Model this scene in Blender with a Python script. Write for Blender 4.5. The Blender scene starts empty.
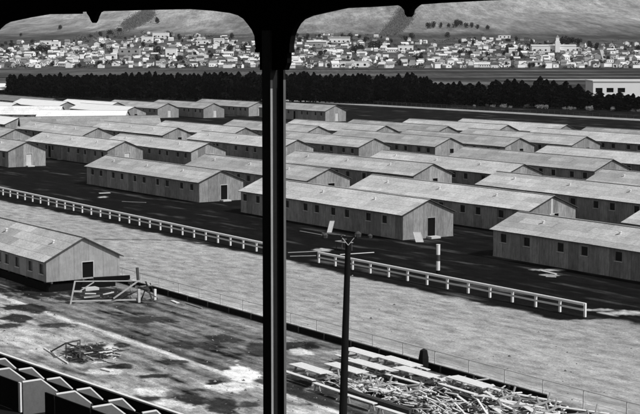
import bpy, math, random
import numpy as np
from mathutils import Vector, Matrix
random.seed(7); rnd = random.Random(11)
sc = bpy.context.scene
col = sc.collection

# ------------------------------------------------------------------ camera
H = 18.6; F = 1575.0; TH = math.atan(162/1575)
cT, sT = math.cos(TH), math.sin(TH)
cam = bpy.data.cameras.new('camera'); co = bpy.data.objects.new('camera', cam); col.objects.link(co)
co.location = (0, 0, H); co.rotation_euler = (math.pi/2-TH, 0, 0)
cam.sensor_width = 36; cam.lens = F/640*36; cam.clip_end = 20000; cam.clip_start = .5
sc.camera = co
# survey frame: 'a' runs away to the left along the barracks, 'b' away to the right across them
n_ = math.hypot(1100, F/cT); A0 = (-1100/n_, F/cT/n_); B0 = (A0[1], -A0[0])
ax, ay = A0[0]+.025*B0[0], A0[1]+.025*B0[1]; k_ = math.hypot(ax, ay)
AX = (ax/k_, ay/k_); BX = (AX[1], -AX[0])
PHI = math.atan2(-AX[1], -AX[0])          # local x = -a, local y = b
def W(a, b, z=0): return Vector((AX[0]*a+BX[0]*b, AX[1]*a+BX[1]*b, z))
def ray(u, v):
    return (u-320, F*cT+(207-v)*sT, (207-v)*cT-F*sT)
def ground(u, v, z=0):
    r = ray(u, v); t = (z-H)/r[2]; return Vector((r[0]*t, r[1]*t, z))
def toab(p): return p[0]*AX[0]+p[1]*AX[1], p[0]*BX[0]+p[1]*BX[1]
def q(u, v, z=0): return toab(ground(u, v, z))

# ------------------------------------------------------------------ helpers
def tag(o, label=None, cat=None, group=None, kind=None):
    if label: o['label'] = label
    if cat: o['category'] = cat
    if group: o['group'] = group
    if kind: o['kind'] = kind
    return o
def empty(name, loc, rz=PHI, **k):
    o = bpy.data.objects.new(name, None); o.empty_display_size = .3
    col.objects.link(o); o.location = loc; o.rotation_euler = (0, 0, rz); return tag(o, **k)
def copy_tree(o, parent=None):
    c = o.copy(); col.objects.link(c)
    if parent: c.parent = parent
    for ch in o.children: copy_tree(ch, c)
    return c
class MB:
    def __init__(s): s.v = []; s.f = []; s.m = []
    def quad(s, *p, m=0):
        i = len(s.v); s.v += [tuple(x) for x in p]; s.f.append(tuple(range(i, i+len(p)))); s.m.append(m)
    def box(s, x0, x1, y0, y1, z0, z1, m=0):
        c = [(x, y, z) for z in (z0, z1) for y in (y0, y1) for x in (x0, x1)]
        i = len(s.v); s.v += c
        for f in ((0,2,3,1),(4,5,7,6),(0,1,5,4),(2,6,7,3),(0,4,6,2),(1,3,7,5)):
            s.f.append(tuple(i+j for j in f)); s.m.append(m)
    def bar(s, p, r, w, h, m=0, up=(0,0,1)):
        p = Vector(p); r = Vector(r); d = (r-p).normalized(); up = Vector(up)
        if abs(d.dot(up)) > .98: up = Vector((1,0,0))
        sd = d.cross(up).normalized()*(w/2); u = sd.cross(d).normalized()*(h/2)
        i = len(s.v)
        for c in (p, r):
            for a_, b_ in ((-1,-1),(1,-1),(1,1),(-1,1)): s.v.append(tuple(c+sd*a_+u*b_))
        for f in ((0,1,2,3),(7,6,5,4),(0,4,5,1),(1,5,6,2),(2,6,7,3),(3,7,4,0)):
            s.f.append(tuple(i+j for j in f)); s.m.append(m)
    def tube(s, pts, rad, n=8, m=0):
        rings = []
        for k, p in enumerate(pts):
            p = Vector(p); a_ = Vector(pts[max(0, k-1)]); b_ = Vector(pts[min(len(pts)-1, k+1)])
            d = (b_-a_).normalized(); up = Vector((0,0,1)) if abs(d.z) < .95 else Vector((1,0,0))
            e = d.cross(up).normalized(); g = d.cross(e)
            R_ = rad[k] if isinstance(rad, (list, tuple)) else rad
            i = len(s.v); rings.append(i)
            for j in range(n):
                t = 2*math.pi*j/n; s.v.append(tuple(p+(e*math.cos(t)+g*math.sin(t))*R_))
        for k in range(len(rings)-1):
            for j in range(n):
                s.f.append((rings[k]+j, rings[k]+(j+1)%n, rings[k+1]+(j+1)%n, rings[k+1]+j)); s.m.append(m)
        s.f.append(tuple(rings[0]+j for j in range(n))[::-1]); s.m.append(m)
        s.f.append(tuple(rings[-1]+j for j in range(n))); s.m.append(m)
    def mesh(s, name, mats):
        me = bpy.data.meshes.new(name); me.from_pydata(s.v, [], s.f)
        if not isinstance(mats, (list, tuple)): mats = [mats]
        for m_ in mats: me.materials.append(m_)
        for p, mi in zip(me.polygons, s.m): p.material_index = mi
        me.update(); return me
    def build(s, name, mats, parent=None, loc=None, rz=None, **k):
        o = bpy.data.objects.new(name, s.mesh(name, mats)); col.objects.link(o)
        if parent: o.parent = parent
        if loc is not None: o.location = loc
        if rz is not None: o.rotation_euler = (0, 0, rz)
        return tag(o, **k)

# ------------------------------------------------------------------ materials (all greys: the photograph is black and white)
class NT:
    def __init__(s, name):
        s.mat = bpy.data.materials.new(name); s.mat.use_nodes = True; s.t = s.mat.node_tree
        s.b = s.t.nodes['Principled BSDF']
    def n(s, ty, **k):
        x = s.t.nodes.new(ty)
        for a_, v in k.items(): setattr(x, a_, v)
        return x
    def l(s, a_, b_): s.t.links.new(a_, b_)
    def val(s, sock, v):
        if hasattr(v, 'is_output') or hasattr(v, 'links'): s.l(v, sock)
        else: sock.default_value = v
    def math(s, op, a_, b_=0.0, clamp=False):
        x = s.n('ShaderNodeMath', operation=op, use_clamp=clamp); s.val(x.inputs[0], a_); s.val(x.inputs[1], b_); return x.outputs[0]
    def coord(s, kind='Object'): return s.n('ShaderNodeTexCoord').outputs[kind]
    def noise(s, scale, detail=5, rough=.6, vec=None, stretch=None, kind='Object'):
        v = vec or s.coord(kind)
        if stretch:
            m = s.n('ShaderNodeMapping'); m.inputs['Scale'].default_value = stretch; s.l(v, m.inputs['Vector']); v = m.outputs[0]
        x = s.n('ShaderNodeTexNoise'); x.inputs['Scale'].default_value = scale
        x.inputs['Detail'].default_value = detail; x.inputs['Roughness'].default_value = rough
        s.l(v, x.inputs['Vector']); return x.outputs['Fac']
    def grey(s, v, rough=.85, bump=None, bs=.3, bd=.02, spec=.2):
        cb = s.n('ShaderNodeCombineColor')
        for i in range(3): s.l(v, cb.inputs[i])
        s.l(cb.outputs[0], s.b.inputs['Base Color']); s.b.inputs['Roughness'].default_value = rough
        s.b.inputs['Specular IOR Level'].default_value = spec if rough < .85 else 0.03
        if bump is not None:
            x = s.n('ShaderNodeBump'); x.inputs['Strength'].default_value = bs; x.inputs['Distance'].default_value = bd
            s.l(bump, x.inputs['Height']); s.l(x.outputs[0], s.b.inputs['Normal'])
        return s.mat
def mat(name, base, var=.25, scale=3, rough=.85, stretch=None, bump=.3, fine=40):
    t = NT(name)
    a_ = t.noise(scale, 6, .65, stretch=stretch); b_ = t.noise(fine, 3, .7, stretch=stretch)
    m_ = t.math('ADD', t.math('MULTIPLY', a_, .65), t.math('MULTIPLY', b_, .35))
    v = t.math('MULTIPLY', t.math('ADD', t.math('MULTIPLY', t.math('SUBTRACT', m_, .5), 4*var), 1), base)
    v = t.math('MAXIMUM', v, base*.12)
    return t.grey(v, rough, m_, bump)
M = {}
M['white'] = mat('white_paint', .72, .12, 2, .6)
M['white_lumber'] = mat('pale_lumber', .66, .38, 3, .8, (1, 8, 8))
M['dark_lumber'] = mat('dark_lumber', .06, .3, 3, .8)
M['trestle'] = mat('trestle_lumber', .44, .35, 2.5, .85)
M['mid_lumber'] = mat('weathered_lumber', .3, .3, 3, .85)
M['black'] = mat('interior_dark', .008, .1)
M['glass'] = mat('window_dark', .015, .1, rough=.25)
M['frame'] = mat('sill_wood', .5, .2)
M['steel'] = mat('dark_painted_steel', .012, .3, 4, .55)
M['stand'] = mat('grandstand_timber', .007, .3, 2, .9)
M['grey_panel'] = mat('grey_box_panel', .125, .2, 6, .85)
M['blackwall'] = mat('dark_stained_board', .012, .3, 2, .9)
M['pole'] = mat('creosoted_pole', .011, .3, 2, .85, (4, 4, .5))
M['wire'] = mat('galvanised_wire', .6, .1, 3, .5)
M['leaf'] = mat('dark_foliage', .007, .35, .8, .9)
M['leaf2'] = mat('town_foliage', .022, .4, .3, .95)
M['scrub'] = mat('hill_scrub', .085, .3, .1, .95)
M['leaf3'] = mat('pale_foliage', .27, .3, .8, .9)
M['bark'] = mat('bark', .04, .3, 3)
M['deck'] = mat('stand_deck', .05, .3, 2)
M['concrete'] = mat('old_concrete', .36, .22, 1.5)
M['wallw'] = mat('town_white_wall', .78, .08, .2)
M['wallg'] = mat('town_grey_wall', .3, .15, .2)
M['roofd'] = mat('town_dark_roof', .07, .3, .2)
M['roofg'] = mat('town_grey_roof', .24, .25, .2)
M['roofl'] = mat('town_light_roof', .6, .15, .2)

def wall_mat(name, base, pw=1.22, st=1.7, ps=.55):
    # plywood and tar-paper sheets, each sheet a little different, battens between
    t = NT(name); c = t.coord('Object'); sp = t.n('ShaderNodeSeparateXYZ'); t.l(c, sp.inputs[0])
    s_ = t.math('ADD', sp.outputs['X'], sp.outputs['Y'])
    oi = t.n('ShaderNodeObjectInfo')
    sh = t.math('DIVIDE', s_, pw); fl = t.math('FLOOR', sh); fr = t.math('FRACT', sh)
    wn = t.n('ShaderNodeTexWhiteNoise', noise_dimensions='2D'); cx = t.n('ShaderNodeCombineXYZ')
    t.l(fl, cx.inputs[0]); t.l(t.math('MULTIPLY', oi.outputs['Random'], 97), cx.inputs[1]); t.l(cx.outputs[0], wn.inputs['Vector'])
    pan = wn.outputs['Value']
    a_ = t.noise(1.4, 6, .7); g = t.noise(9, 4, .7, stretch=(1, 1, .12)); fi = t.noise(45, 2, .7)
    v = t.math('ADD', t.math('MULTIPLY', t.math('SUBTRACT', pan, .5), ps), 1)
    v = t.math('MULTIPLY', v, t.math('ADD', t.math('MULTIPLY', a_, .9), .55))
    v = t.math('MULTIPLY', v, t.math('ADD', t.math('MULTIPLY', g, st), 1-st/2))
    v = t.math('MULTIPLY', v, t.math('ADD', t.math('MULTIPLY', fi, 1.5), .25))
    seam = t.math('LESS_THAN', fr, .05); v = t.math('MULTIPLY', v, t.math('SUBTRACT', 1, t.math('MULTIPLY', seam, .22)))
    v = t.math('MULTIPLY', v, base)
    return t.grey(v, .9, g, .25)
M['ply'] = wall_mat('tarpaper_and_plywood_wall', .245)
M['plyW'] = wall_mat('pale_painted_wall', .5)
M['plyA'] = wall_mat('raw_plywood_wall', .27, st=.8, ps=.4)
def roof_mat(name, base, contrast=.25):
    t = NT(name); c = t.coord('Object'); oi = t.n('ShaderNodeObjectInfo')
    ad = t.n('ShaderNodeVectorMath', operation='ADD'); sc_ = t.n('ShaderNodeVectorMath', operation='SCALE')
    cb = t.n('ShaderNodeCombineXYZ'); t.l(t.math('MULTIPLY', oi.outputs['Random'], 53.0), cb.inputs[0])
    t.l(c, ad.inputs[0]); t.l(cb.outputs[0], ad.inputs[1]); vec = ad.outputs[0]
    br = t.n('ShaderNodeTexBrick'); br.offset = .37; t.l(vec, br.inputs['Vector'])
    br.inputs['Scale'].default_value = 1; br.inputs['Brick Width'].default_value = 4.4; br.inputs['Row Height'].default_value = .86
    br.inputs['Mortar Size'].default_value = .02; br.inputs['Bias'].default_value = 0
    br.inputs['Color1'].default_value = (1+contrast,)*3+(1,); br.inputs['Color2'].default_value = (1-contrast,)*3+(1,)
    br.inputs['Mortar'].default_value = (.6, .6, .6, 1)
    bw = t.n('ShaderNodeRGBToBW'); t.l(br.outputs['Color'], bw.inputs[0])
    a_ = t.noise(.35, 6, .7, vec=vec); b_ = t.noise(6, 5, .75, vec=vec, stretch=(.5, 1.6, 1)); f_ = t.noise(30, 2, .7, vec=vec)
    v = t.math('MULTIPLY', bw.outputs[0], t.math('ADD', t.math('MULTIPLY', a_, 1.0), .5))
    v = t.math('MULTIPLY', v, t.math('ADD', t.math('MULTIPLY', b_, 1.5), .25))
    v = t.math('MULTIPLY', v, t.math('ADD', t.math('MULTIPLY', f_, 1.6), .2))
    v = t.math('MULTIPLY', v, t.math('ADD', t.math('MULTIPLY', oi.outputs['Random'], .36), .76))
    v = t.math('MINIMUM', t.math('MULTIPLY', v, base), .85)
    return t.grey(v, .85, b_, .25)
M['roof'] = roof_mat('mineral_felt_roof', .475, .17)
M['roofA'] = roof_mat('patched_felt_roof', .42, .35)
M['roofW'] = roof_mat('white_felt_roof', .98, .03)
M['roofG'] = roof_mat('grey_felt_roof', .3, .15)
M['roofDk'] = roof_mat('dark_felt_roof', .2, .15)

# ------------------------------------------------------------------ terrain
def zt(x, y):
    # gentle town slope then the hills
    ks = [0, 1200, 1500, 1800, 2100, 2600, 3000, 3500, 4200, 5200, 9000]
    zs = [0, 0, 7.5, 19, 29, 53, 82, 128, 172, 190, 190]
    d = y + 60*math.sin(x/310+1.2)*min(1, max(0, (y-1300)/800))
    if d <= 1200: return 0.0
    for i in range(len(ks)-1):
        if d < ks[i+1]:
            t = (d-ks[i])/(ks[i+1]-ks[i]); z = zs[i]+(zs[i+1]-zs[i])*t; break
    else: z = zs[-1]
    w = min(1, max(0, (y-2100)/900))
    z += w*(9*math.sin(x/170+y/420)+5*math.sin(x/71-y/150)+2.5*math.sin(x/33+y/60))
    return z
def hit(u, v):
    r = ray(u, v); r = (r[0]/r[1], 1, r[2]/r[1]); y = 300.
    while y < 6000:
        if H+r[2]*y <= zt(r[0]*y, y): return Vector((r[0]*y, y, zt(r[0]*y, y)))
        y += 4
    return None

def vnoise(x, y, seed=0):
    xi = np.floor(x).astype(int); yi = np.floor(y).astype(int); fx = x-xi; fy = y-yi
    fx = fx*fx*(3-2*fx); fy = fy*fy*(3-2*fy)
    def h(a_, b_):
        n = (a_*374761393+b_*668265263+seed*1442695041) & 0x7fffffff
        n = ((n ^ (n >> 13))*1274126177) & 0x7fffffff
        return ((n ^ (n >> 16)) & 0xffff)/65535.
    return (h(xi, yi)*(1-fx)+h(xi+1, yi)*fx)*(1-fy)+(h(xi, yi+1)*(1-fx)+h(xi+1, yi+1)*fx)*fy
def fbm(x, y, seed=0, o=4):
    s = 0; a_ = .5; n = 0
    for i in range(o): s = s+a_*vnoise(x*2**i, y*2**i, seed+i); n += a_; a_ *= .55
    return s/n
def sm(x, e0, e1):
    t = np.clip((x-e0)/(e1-e0), 0, 1); return t*t*(3-2*t)
def grid_mesh(name, A_, B_, tonef, zf, material, world=False):
    AA, BB = np.meshgrid(A_, B_, indexing='ij')
    if world: X, Y = AA, BB
    else: X = AX[0]*AA+BX[0]*BB; Y = AX[1]*AA+BX[1]*BB
    Z = zf(X, Y); na, nb = AA.shape
    co_ = np.stack([X, Y, Z], -1).reshape(-1, 3).astype(np.float32)
    i = (np.arange(na-1)[:, None]*nb+np.arange(nb-1)[None, :]).ravel()
    fc = np.stack([i, i+1, i+nb+1, i+nb], -1) if not world else np.stack([i, i+nb, i+nb+1, i+1], -1)
    me = bpy.data.meshes.new(name); me.vertices.add(len(co_)); me.vertices.foreach_set('co', co_.ravel())
    me.loops.add(fc.size); me.loops.foreach_set('vertex_index', fc.ravel().astype(np.int32))
    me.polygons.add(len(fc)); me.polygons.foreach_set('loop_start', np.arange(0, fc.size, 4, dtype=np.int32))
    me.polygons.foreach_set('loop_total', np.full(len(fc), 4, dtype=np.int32))
    me.update(calc_edges=True); me.validate()
    t = me.attributes.new('tone', 'FLOAT', 'POINT'); t.data.foreach_set('value', tonef(AA, BB).ravel().astype(np.float32))
    me.materials.append(material)
    o = bpy.data.objects.new(name, me); col.objects.link(o); o['kind'] = 'structure'
    return o
def ground_mat(name, amp=1.15, fine=9., mid=1.2, grain=32., st=None):
    t = NT(name); at = t.n('ShaderNodeAttribute', attribute_name='tone'); base = at.outputs['Fac']
    mp = t.n('ShaderNodeMapping'); mp.inputs['Rotation'].default_value = (0, 0, -PHI); t.l(t.coord('Object'), mp.inputs['Vector']); c = mp.outputs[0]
    if st: mp.inputs['Rotation'].default_value = (0, 0, 0); mp.inputs['Scale'].default_value = st
    a_ = t.noise(mid, 6, .7, vec=c, stretch=(.45, 1, 1)); b_ = t.noise(fine, 4, .75, vec=c, stretch=(.6, 1, 1)); g_ = t.noise(grain, 2, .8, vec=c)
    v = t.math('MULTIPLY', base, t.math('ADD', t.math('MULTIPLY', t.math('SUBTRACT', a_, .5), amp*2.2), 1))
    v = t.math('MULTIPLY', v, t.math('ADD', t.math('MULTIPLY', t.math('SUBTRACT', b_, .5), amp*1.8), 1))
    v = t.math('MULTIPLY', v, t.math('ADD', t.math('MULTIPLY', t.math('SUBTRACT', g_, .5), amp*1.6), 1))
    v = t.math('MINIMUM', t.math('MAXIMUM', v, .003), .85)
    return t.grey(v, .95, b_, .5, .05)
GM = ground_mat('earth_and_turf')

def blob(AA, BB, a_, b_, ra, rb, seed, wob=.55):
    d = np.sqrt(((AA-a_)/ra)**2+((BB-b_)/rb)**2)
    d = d+wob*(fbm(AA*1.1/max(ra, .8)*1.6, BB*1.6/max(rb, .5), seed)-.5)*2
    return 1-sm(d, .75, 1.15)
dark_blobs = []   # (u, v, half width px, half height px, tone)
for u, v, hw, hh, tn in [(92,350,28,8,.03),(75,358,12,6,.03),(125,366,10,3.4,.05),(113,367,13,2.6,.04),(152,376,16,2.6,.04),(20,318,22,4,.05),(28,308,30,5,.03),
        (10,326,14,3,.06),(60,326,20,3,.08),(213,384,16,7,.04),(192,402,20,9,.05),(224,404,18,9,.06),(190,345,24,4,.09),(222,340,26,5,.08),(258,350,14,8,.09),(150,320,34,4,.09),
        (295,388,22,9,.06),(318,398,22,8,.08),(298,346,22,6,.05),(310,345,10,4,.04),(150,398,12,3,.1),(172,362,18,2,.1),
        (250,405,14,4,.1),(120,345,9,4,.05),(40,288,50,9,.03),(95,296,40,7,.04)]:  # last two entries paint the shade around the foot of the raised shed
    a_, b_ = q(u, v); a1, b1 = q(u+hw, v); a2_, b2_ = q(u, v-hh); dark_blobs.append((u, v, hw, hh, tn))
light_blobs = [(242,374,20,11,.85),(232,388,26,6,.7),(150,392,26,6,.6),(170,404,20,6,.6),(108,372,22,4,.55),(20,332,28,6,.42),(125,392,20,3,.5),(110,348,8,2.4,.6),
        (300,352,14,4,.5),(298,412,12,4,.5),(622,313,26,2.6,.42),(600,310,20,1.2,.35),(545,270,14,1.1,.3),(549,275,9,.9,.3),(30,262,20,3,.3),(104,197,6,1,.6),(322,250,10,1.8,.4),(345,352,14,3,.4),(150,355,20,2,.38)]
def near_tone(AA, BB):
    X = AX[0]*AA+BX[0]*BB; Y = AX[1]*AA+BX[1]*BB
    # pixel-free: masks below are patches of mud and turf at their own ground positions
    n1 = fbm(AA/6, BB/2.5, 3, 5); n2 = fbm(AA/1.6, BB/.9, 9, 4); n3 = fbm(AA/18, BB/7, 21, 4)
    rut = fbm(AA/14, BB/.32, 43, 3)-.5; n4 = fbm(AA/.9, BB/.4, 44, 3)-.5
    e = (n1-.5)*1.6+(n2-.5)*1.0
    apron = .30+.55*(n1-.5)+.34*(n2-.5)+.3*(fbm(AA/7, BB/.6, 33, 4)-.5)+.3*rut+.28*n4
    st = fbm(AA/9, BB/.55, 41, 4)
    mid = .15+.24*(st-.5)+.2*(n1-.5)+.14*(n2-.5)+.22*rut+.2*n4
    t = apron+(mid-apron)*sm(BB+e*.3, 43.6, 44.4)
    kw = .2+.2*(fbm(AA/3, BB*0, 71, 3)-.3); kc = 43.9+.35*(fbm(AA/7, BB*0, 72, 3)-.5)+(BB*0)
    km = (1-sm(np.abs(BB-kc), kw*.8, kw+.07)); t = t+((.55+.35*(n2-.5))-t)*km*.95
    km = (1-sm(np.abs(BB-kc-.75), .1, .5)); t = t*(1-.45*km)
    tr = .315+.10*(fbm(AA/10, BB/.8, 55, 5)-.5)+.10*(n3-.5)+.05*(n2-.5)
    l0 = ground(95, 239.3); l1 = ground(228, 240.6); dl = l1-l0; Ln = math.hypot(dl.x, dl.y); sx_ = ((X-l0.x)*dl.x+(Y-l0.y)*dl.y)/Ln; dd = np.abs(((X-l0.x)*dl.y-(Y-l0.y)*dl.x)/Ln+.5*(n1-.5))
    tr = tr*(1-.6*(1-sm(dd, .2, .6))*(sx_ > 0)*(sx_ < Ln)*(n2 > .35))
    t = t+(tr-t)*sm(BB+e*.25, 54.8, 55.3)
    t = np.where((BB > 55.2) & (BB < 56.6), t*1.25, t)
    edge = 71.5+e*1.3+np.where(AA < 79.5, 3.2*sm(-AA, -79.5, -77.5), 0)
    grass = .005+.013*np.clip(fbm(AA/4, BB/.8, 77, 5)-.5, 0, 1)*2+.006*(n2-.5)
    worn = np.clip(fbm(AA/7, BB/1.2, 91, 5)-.62, 0, 1)*.3
    grass = grass+worn
    t = t+(grass-t)*sm(BB-edge, -.3, .45)
    # backstretch of the oval beyond the barracks
    back = .27+.1*(n1-.5)
    m = sm(BB, 278.5, 280)*(1-sm(BB, 285.5, 287)); t = t+(back-t)*m
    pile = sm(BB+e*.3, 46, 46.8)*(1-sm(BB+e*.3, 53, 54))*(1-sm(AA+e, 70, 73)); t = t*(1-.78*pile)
    return np.clip(t, .006, .85)
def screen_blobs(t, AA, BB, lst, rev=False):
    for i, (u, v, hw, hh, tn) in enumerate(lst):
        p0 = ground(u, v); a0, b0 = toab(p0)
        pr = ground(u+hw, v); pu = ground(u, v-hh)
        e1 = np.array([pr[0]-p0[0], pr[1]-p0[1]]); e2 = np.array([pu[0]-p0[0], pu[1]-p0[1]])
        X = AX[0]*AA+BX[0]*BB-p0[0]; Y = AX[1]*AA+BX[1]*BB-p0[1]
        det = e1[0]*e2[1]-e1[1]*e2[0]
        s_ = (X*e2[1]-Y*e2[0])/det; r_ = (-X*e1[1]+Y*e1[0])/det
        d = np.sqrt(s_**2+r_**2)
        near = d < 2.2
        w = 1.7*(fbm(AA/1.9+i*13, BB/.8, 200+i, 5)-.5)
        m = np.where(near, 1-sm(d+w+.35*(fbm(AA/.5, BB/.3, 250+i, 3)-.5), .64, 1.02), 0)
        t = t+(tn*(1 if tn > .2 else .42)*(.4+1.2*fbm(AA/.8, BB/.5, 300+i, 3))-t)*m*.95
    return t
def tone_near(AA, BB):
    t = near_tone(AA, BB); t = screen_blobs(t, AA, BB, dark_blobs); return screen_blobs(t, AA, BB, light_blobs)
def tone_mid(AA, BB):
    return near_tone(AA, BB)
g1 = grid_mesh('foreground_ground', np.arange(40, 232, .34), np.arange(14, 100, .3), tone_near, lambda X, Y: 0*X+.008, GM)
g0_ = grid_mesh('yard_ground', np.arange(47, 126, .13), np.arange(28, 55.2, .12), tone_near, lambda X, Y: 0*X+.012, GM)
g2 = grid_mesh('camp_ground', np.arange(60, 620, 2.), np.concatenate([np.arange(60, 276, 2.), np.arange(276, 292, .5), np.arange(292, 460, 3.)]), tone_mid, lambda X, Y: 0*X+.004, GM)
def tone_far(X, Y):
    t = .028+.10*np.clip(fbm(X/150, Y/26, 5, 5)-.42, 0, 1)*3+.05*(fbm(X/25, Y/12, 8, 4)-.5)
    # pale track across the marsh, town earth, then hill grass
    m = (1-sm(np.abs(Y-850-.02*X), 6, 16))*sm(X, 90, 130); t = t+(.36-t)*m
    m = (1-sm(np.abs(Y-800-.05*X), 18, 34))*(1-sm(X, -230, -200)); t = t+(.2-t)*m*.7
    town = .05+.16*np.clip(fbm(X/28, Y/45, 15, 4)-.42, 0, 1); t = t+(town-t)*sm(Y, 1190, 1290)
    hz = Y+60*np.sin(X/310+1.2)
    hill = .235+.08*(fbm(X/90, Y/900, 25, 5)-.5)+.26*(fbm(X/12, Y/150, 26, 4)-.5)-.07*(1-sm(hz, 2300, 2800))+.06*sm(hz, 2700, 3300)  # distance haze painted in: hill grass made paler farther up
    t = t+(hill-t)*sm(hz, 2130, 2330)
    # side gullies filled with scrub
    return np.clip(t, .02, .8)
GF = ground_mat('far_land', .85, .16, .03, .35, (1, .04, 1))
zv = np.vectorize(zt)
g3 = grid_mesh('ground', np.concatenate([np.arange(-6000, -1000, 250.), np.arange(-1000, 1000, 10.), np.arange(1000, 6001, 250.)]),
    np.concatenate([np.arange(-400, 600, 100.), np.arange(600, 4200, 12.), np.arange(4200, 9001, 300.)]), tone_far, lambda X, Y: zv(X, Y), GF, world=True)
# ------------------------------------------------------------------ barracks
L2, W2, EV, RD = 15.25, 3.05, 2.46, 3.72
def wall_grid(mb, x0, x1, z0, z1, holes, P, depth=.1):
    """sheet of wall with real openings; P maps (s, z, d) to a point; holes = (s0, s1, z0, z1)"""
    xs = sorted({x0, x1, *[h[0] for h in holes], *[h[1] for h in holes]}); zs = sorted({z0, z1, *[h[2] for h in holes], *[h[3] for h in holes]})
    for i in range(len(xs)-1):
        for j in range(len(zs)-1):
            cx, cz = (xs[i]+xs[i+1])/2, (zs[j]+zs[j+1])/2
            if any(h[0] < cx < h[1] and h[2] < cz < h[3] for h in holes): continue
            mb.quad(P(xs[i], zs[j], 0), P(xs[i+1], zs[j], 0), P(xs[i+1], zs[j+1], 0), P(xs[i], zs[j+1], 0))
    for h in holes:
        a_, b_, c_, d_ = h
        for s0, t0, s1, t1 in ((a_, c_, b_, c_), (b_, c_, b_, d_), (b_, d_, a_, d_), (a_, d_, a_, c_)):
            mb.quad(P(s0, t0, 0), P(s0, t0, depth), P(s1, t1, depth), P(s1, t1, 0))
def make_barrack(kind=0, L2=L2, z0=.0, wallm='ply', roofm='roof', gable='open', side=(), full=True, EV=EV, RD=RD, wins=None):
    """centre at origin, gable with its door at +x, side wall the camera sees at -y"""
    root = empty('barrack', (0, 0, 0))
    wi = wins if wins is not None else [(-L2+1.55+3.05*i+(-.3 if i % 2 else .25)) for i in range(int(2*L2/3.05))]
    doors = list(side)
    hs = [(x-.38, x+.38, 1.36, 2.1) for x in wi if not any(abs(x-d) < 1.1 for d in doors)]
    hd = [(d-.45, d+.45, z0+.12, 2.02) for d in doors]
    w = MB()
    wall_grid(w, -L2, L2, z0, EV, hs+hd, lambda s, z, d: (s, -W2+d, z))
    hsb = [(-h[1], -h[0], h[2], h[3]) for h in hs]
    wall_grid(w, -L2, L2, z0, EV, hsb, lambda s, z, d: (-s, W2-d, z))
    zw = 1.95 if z0 == 0 else 2.12
    dh = {'open': [(-.1, .82, z0+.1, zw)], 'closed': [(-.1, .82, z0+.1, zw)], 'vent': [(.0, .75, 1.25, 1.95)], 'none': []}[gable]
    wall_grid(w, -W2, W2, z0, EV, dh, lambda s, z, d: (L2-d, s, z))
    wall_grid(w, -W2, W2, z0, EV, [], lambda s, z, d: (-L2+d, -s, z))
    w.quad((L2, -W2, EV), (L2, W2, EV), (L2, 0, RD)); w.quad((-L2, W2, EV), (-L2, -W2, EV), (-L2, 0, RD))
    if z0 == 0: w.box(-L2-.02, L2+.02, -W2-.03, W2+.03, -.1, .09)
    w.build('wall', M[wallm], root)
    # roof with overhang, sheet thickness
    r = MB(); oh = .28; t = .07; sl = (RD-EV)/W2; ye = W2+oh; ze = EV-oh*sl+.07; zr = RD+.07; xx = L2+.22
    for sg in (-1, 1):
        p = [(-xx, sg*ye, ze), (xx, sg*ye, ze), (xx, 0, zr), (-xx, 0, zr)]
        nS = 10; sx_ = [-xx+2*xx*i/nS for i in range(nS+1)]; jt = [rnd.uniform(-.025, .012) for _ in sx_]
        for i in range(nS):
            u0, u1 = sx_[i], sx_[i+1]; c_ = [(u0, sg*ye, ze+jt[i]), (u1, sg*ye, ze+jt[i+1]), (u1, 0, zr), (u0, 0, zr)]
            r.quad(*(c_ if sg < 0 else c_[::-1]))
            r.quad((u0, sg*ye, ze+jt[i]), (u0, sg*ye, ze-t), (u1, sg*ye, ze-t), (u1, sg*ye, ze+jt[i+1]), m=1)
        q_ = [(a_[0], a_[1], a_[2]-t) for a_ in p]
        r.quad(*(q_[::-1] if sg < 0 else q_), m=1)
        for k in (0, 1):
            e = (p[1], p[2]) if k else (p[3], p[0]); f_ = (q_[1], q_[2]) if k else (q_[3], q_[0])
            r.quad(e[0], f_[0], f_[1], e[1], m=1)
    ro = r.build('roof', [M[roofm], M['dark_lumber']], root)
    rc = MB(); rc.bar((-xx, 0, zr+.015), (xx, 0, zr+.015), .22, .03); rc.build('ridge_cap', M[roofm], ro)
    if full:
        for i in range(3):
            x = -L2+4.6+9.4*i; zz = RD-1.3*(RD-EV)/W2
            vp = MB(); vp.tube([(x, -1.3, zz), (x, -1.3, zz+.24)], .1, 6); vp.tube([(x, -1.3, zz+.24), (x, -1.3, zz+.3)], .16, 6)
            vp.build('roof_vent', M['white'], ro)
    for h in hs:
        g = MB(); g.box(h[0]-.01, h[1]+.01, -W2+.085, -W2+.1, h[2]-.01, h[3]+.01)
        wo = g.build('window', M['glass'], root)
        s_ = MB(); s_.box(h[0]-.07, h[1]+.07, -W2-.06, -W2+.0, h[2]-.07, h[2]-.005); s_.build('sill', M['frame'], wo)
    for i, h in enumerate(hd):
        g = MB(); g.box(h[0]-.01, h[1]+.01, -W2+.08, -W2+.1, h[2]-.01, h[3]+.01)
        g.build('door', M['black'] if i % 2 == 0 else M['mid_lumber'], root)
        s_ = MB(); s_.box(h[0]-.1, h[1]+.1, -W2-.5, -W2-.035, -.05, .16); s_.build('step', M['mid_lumber'], root)
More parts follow.
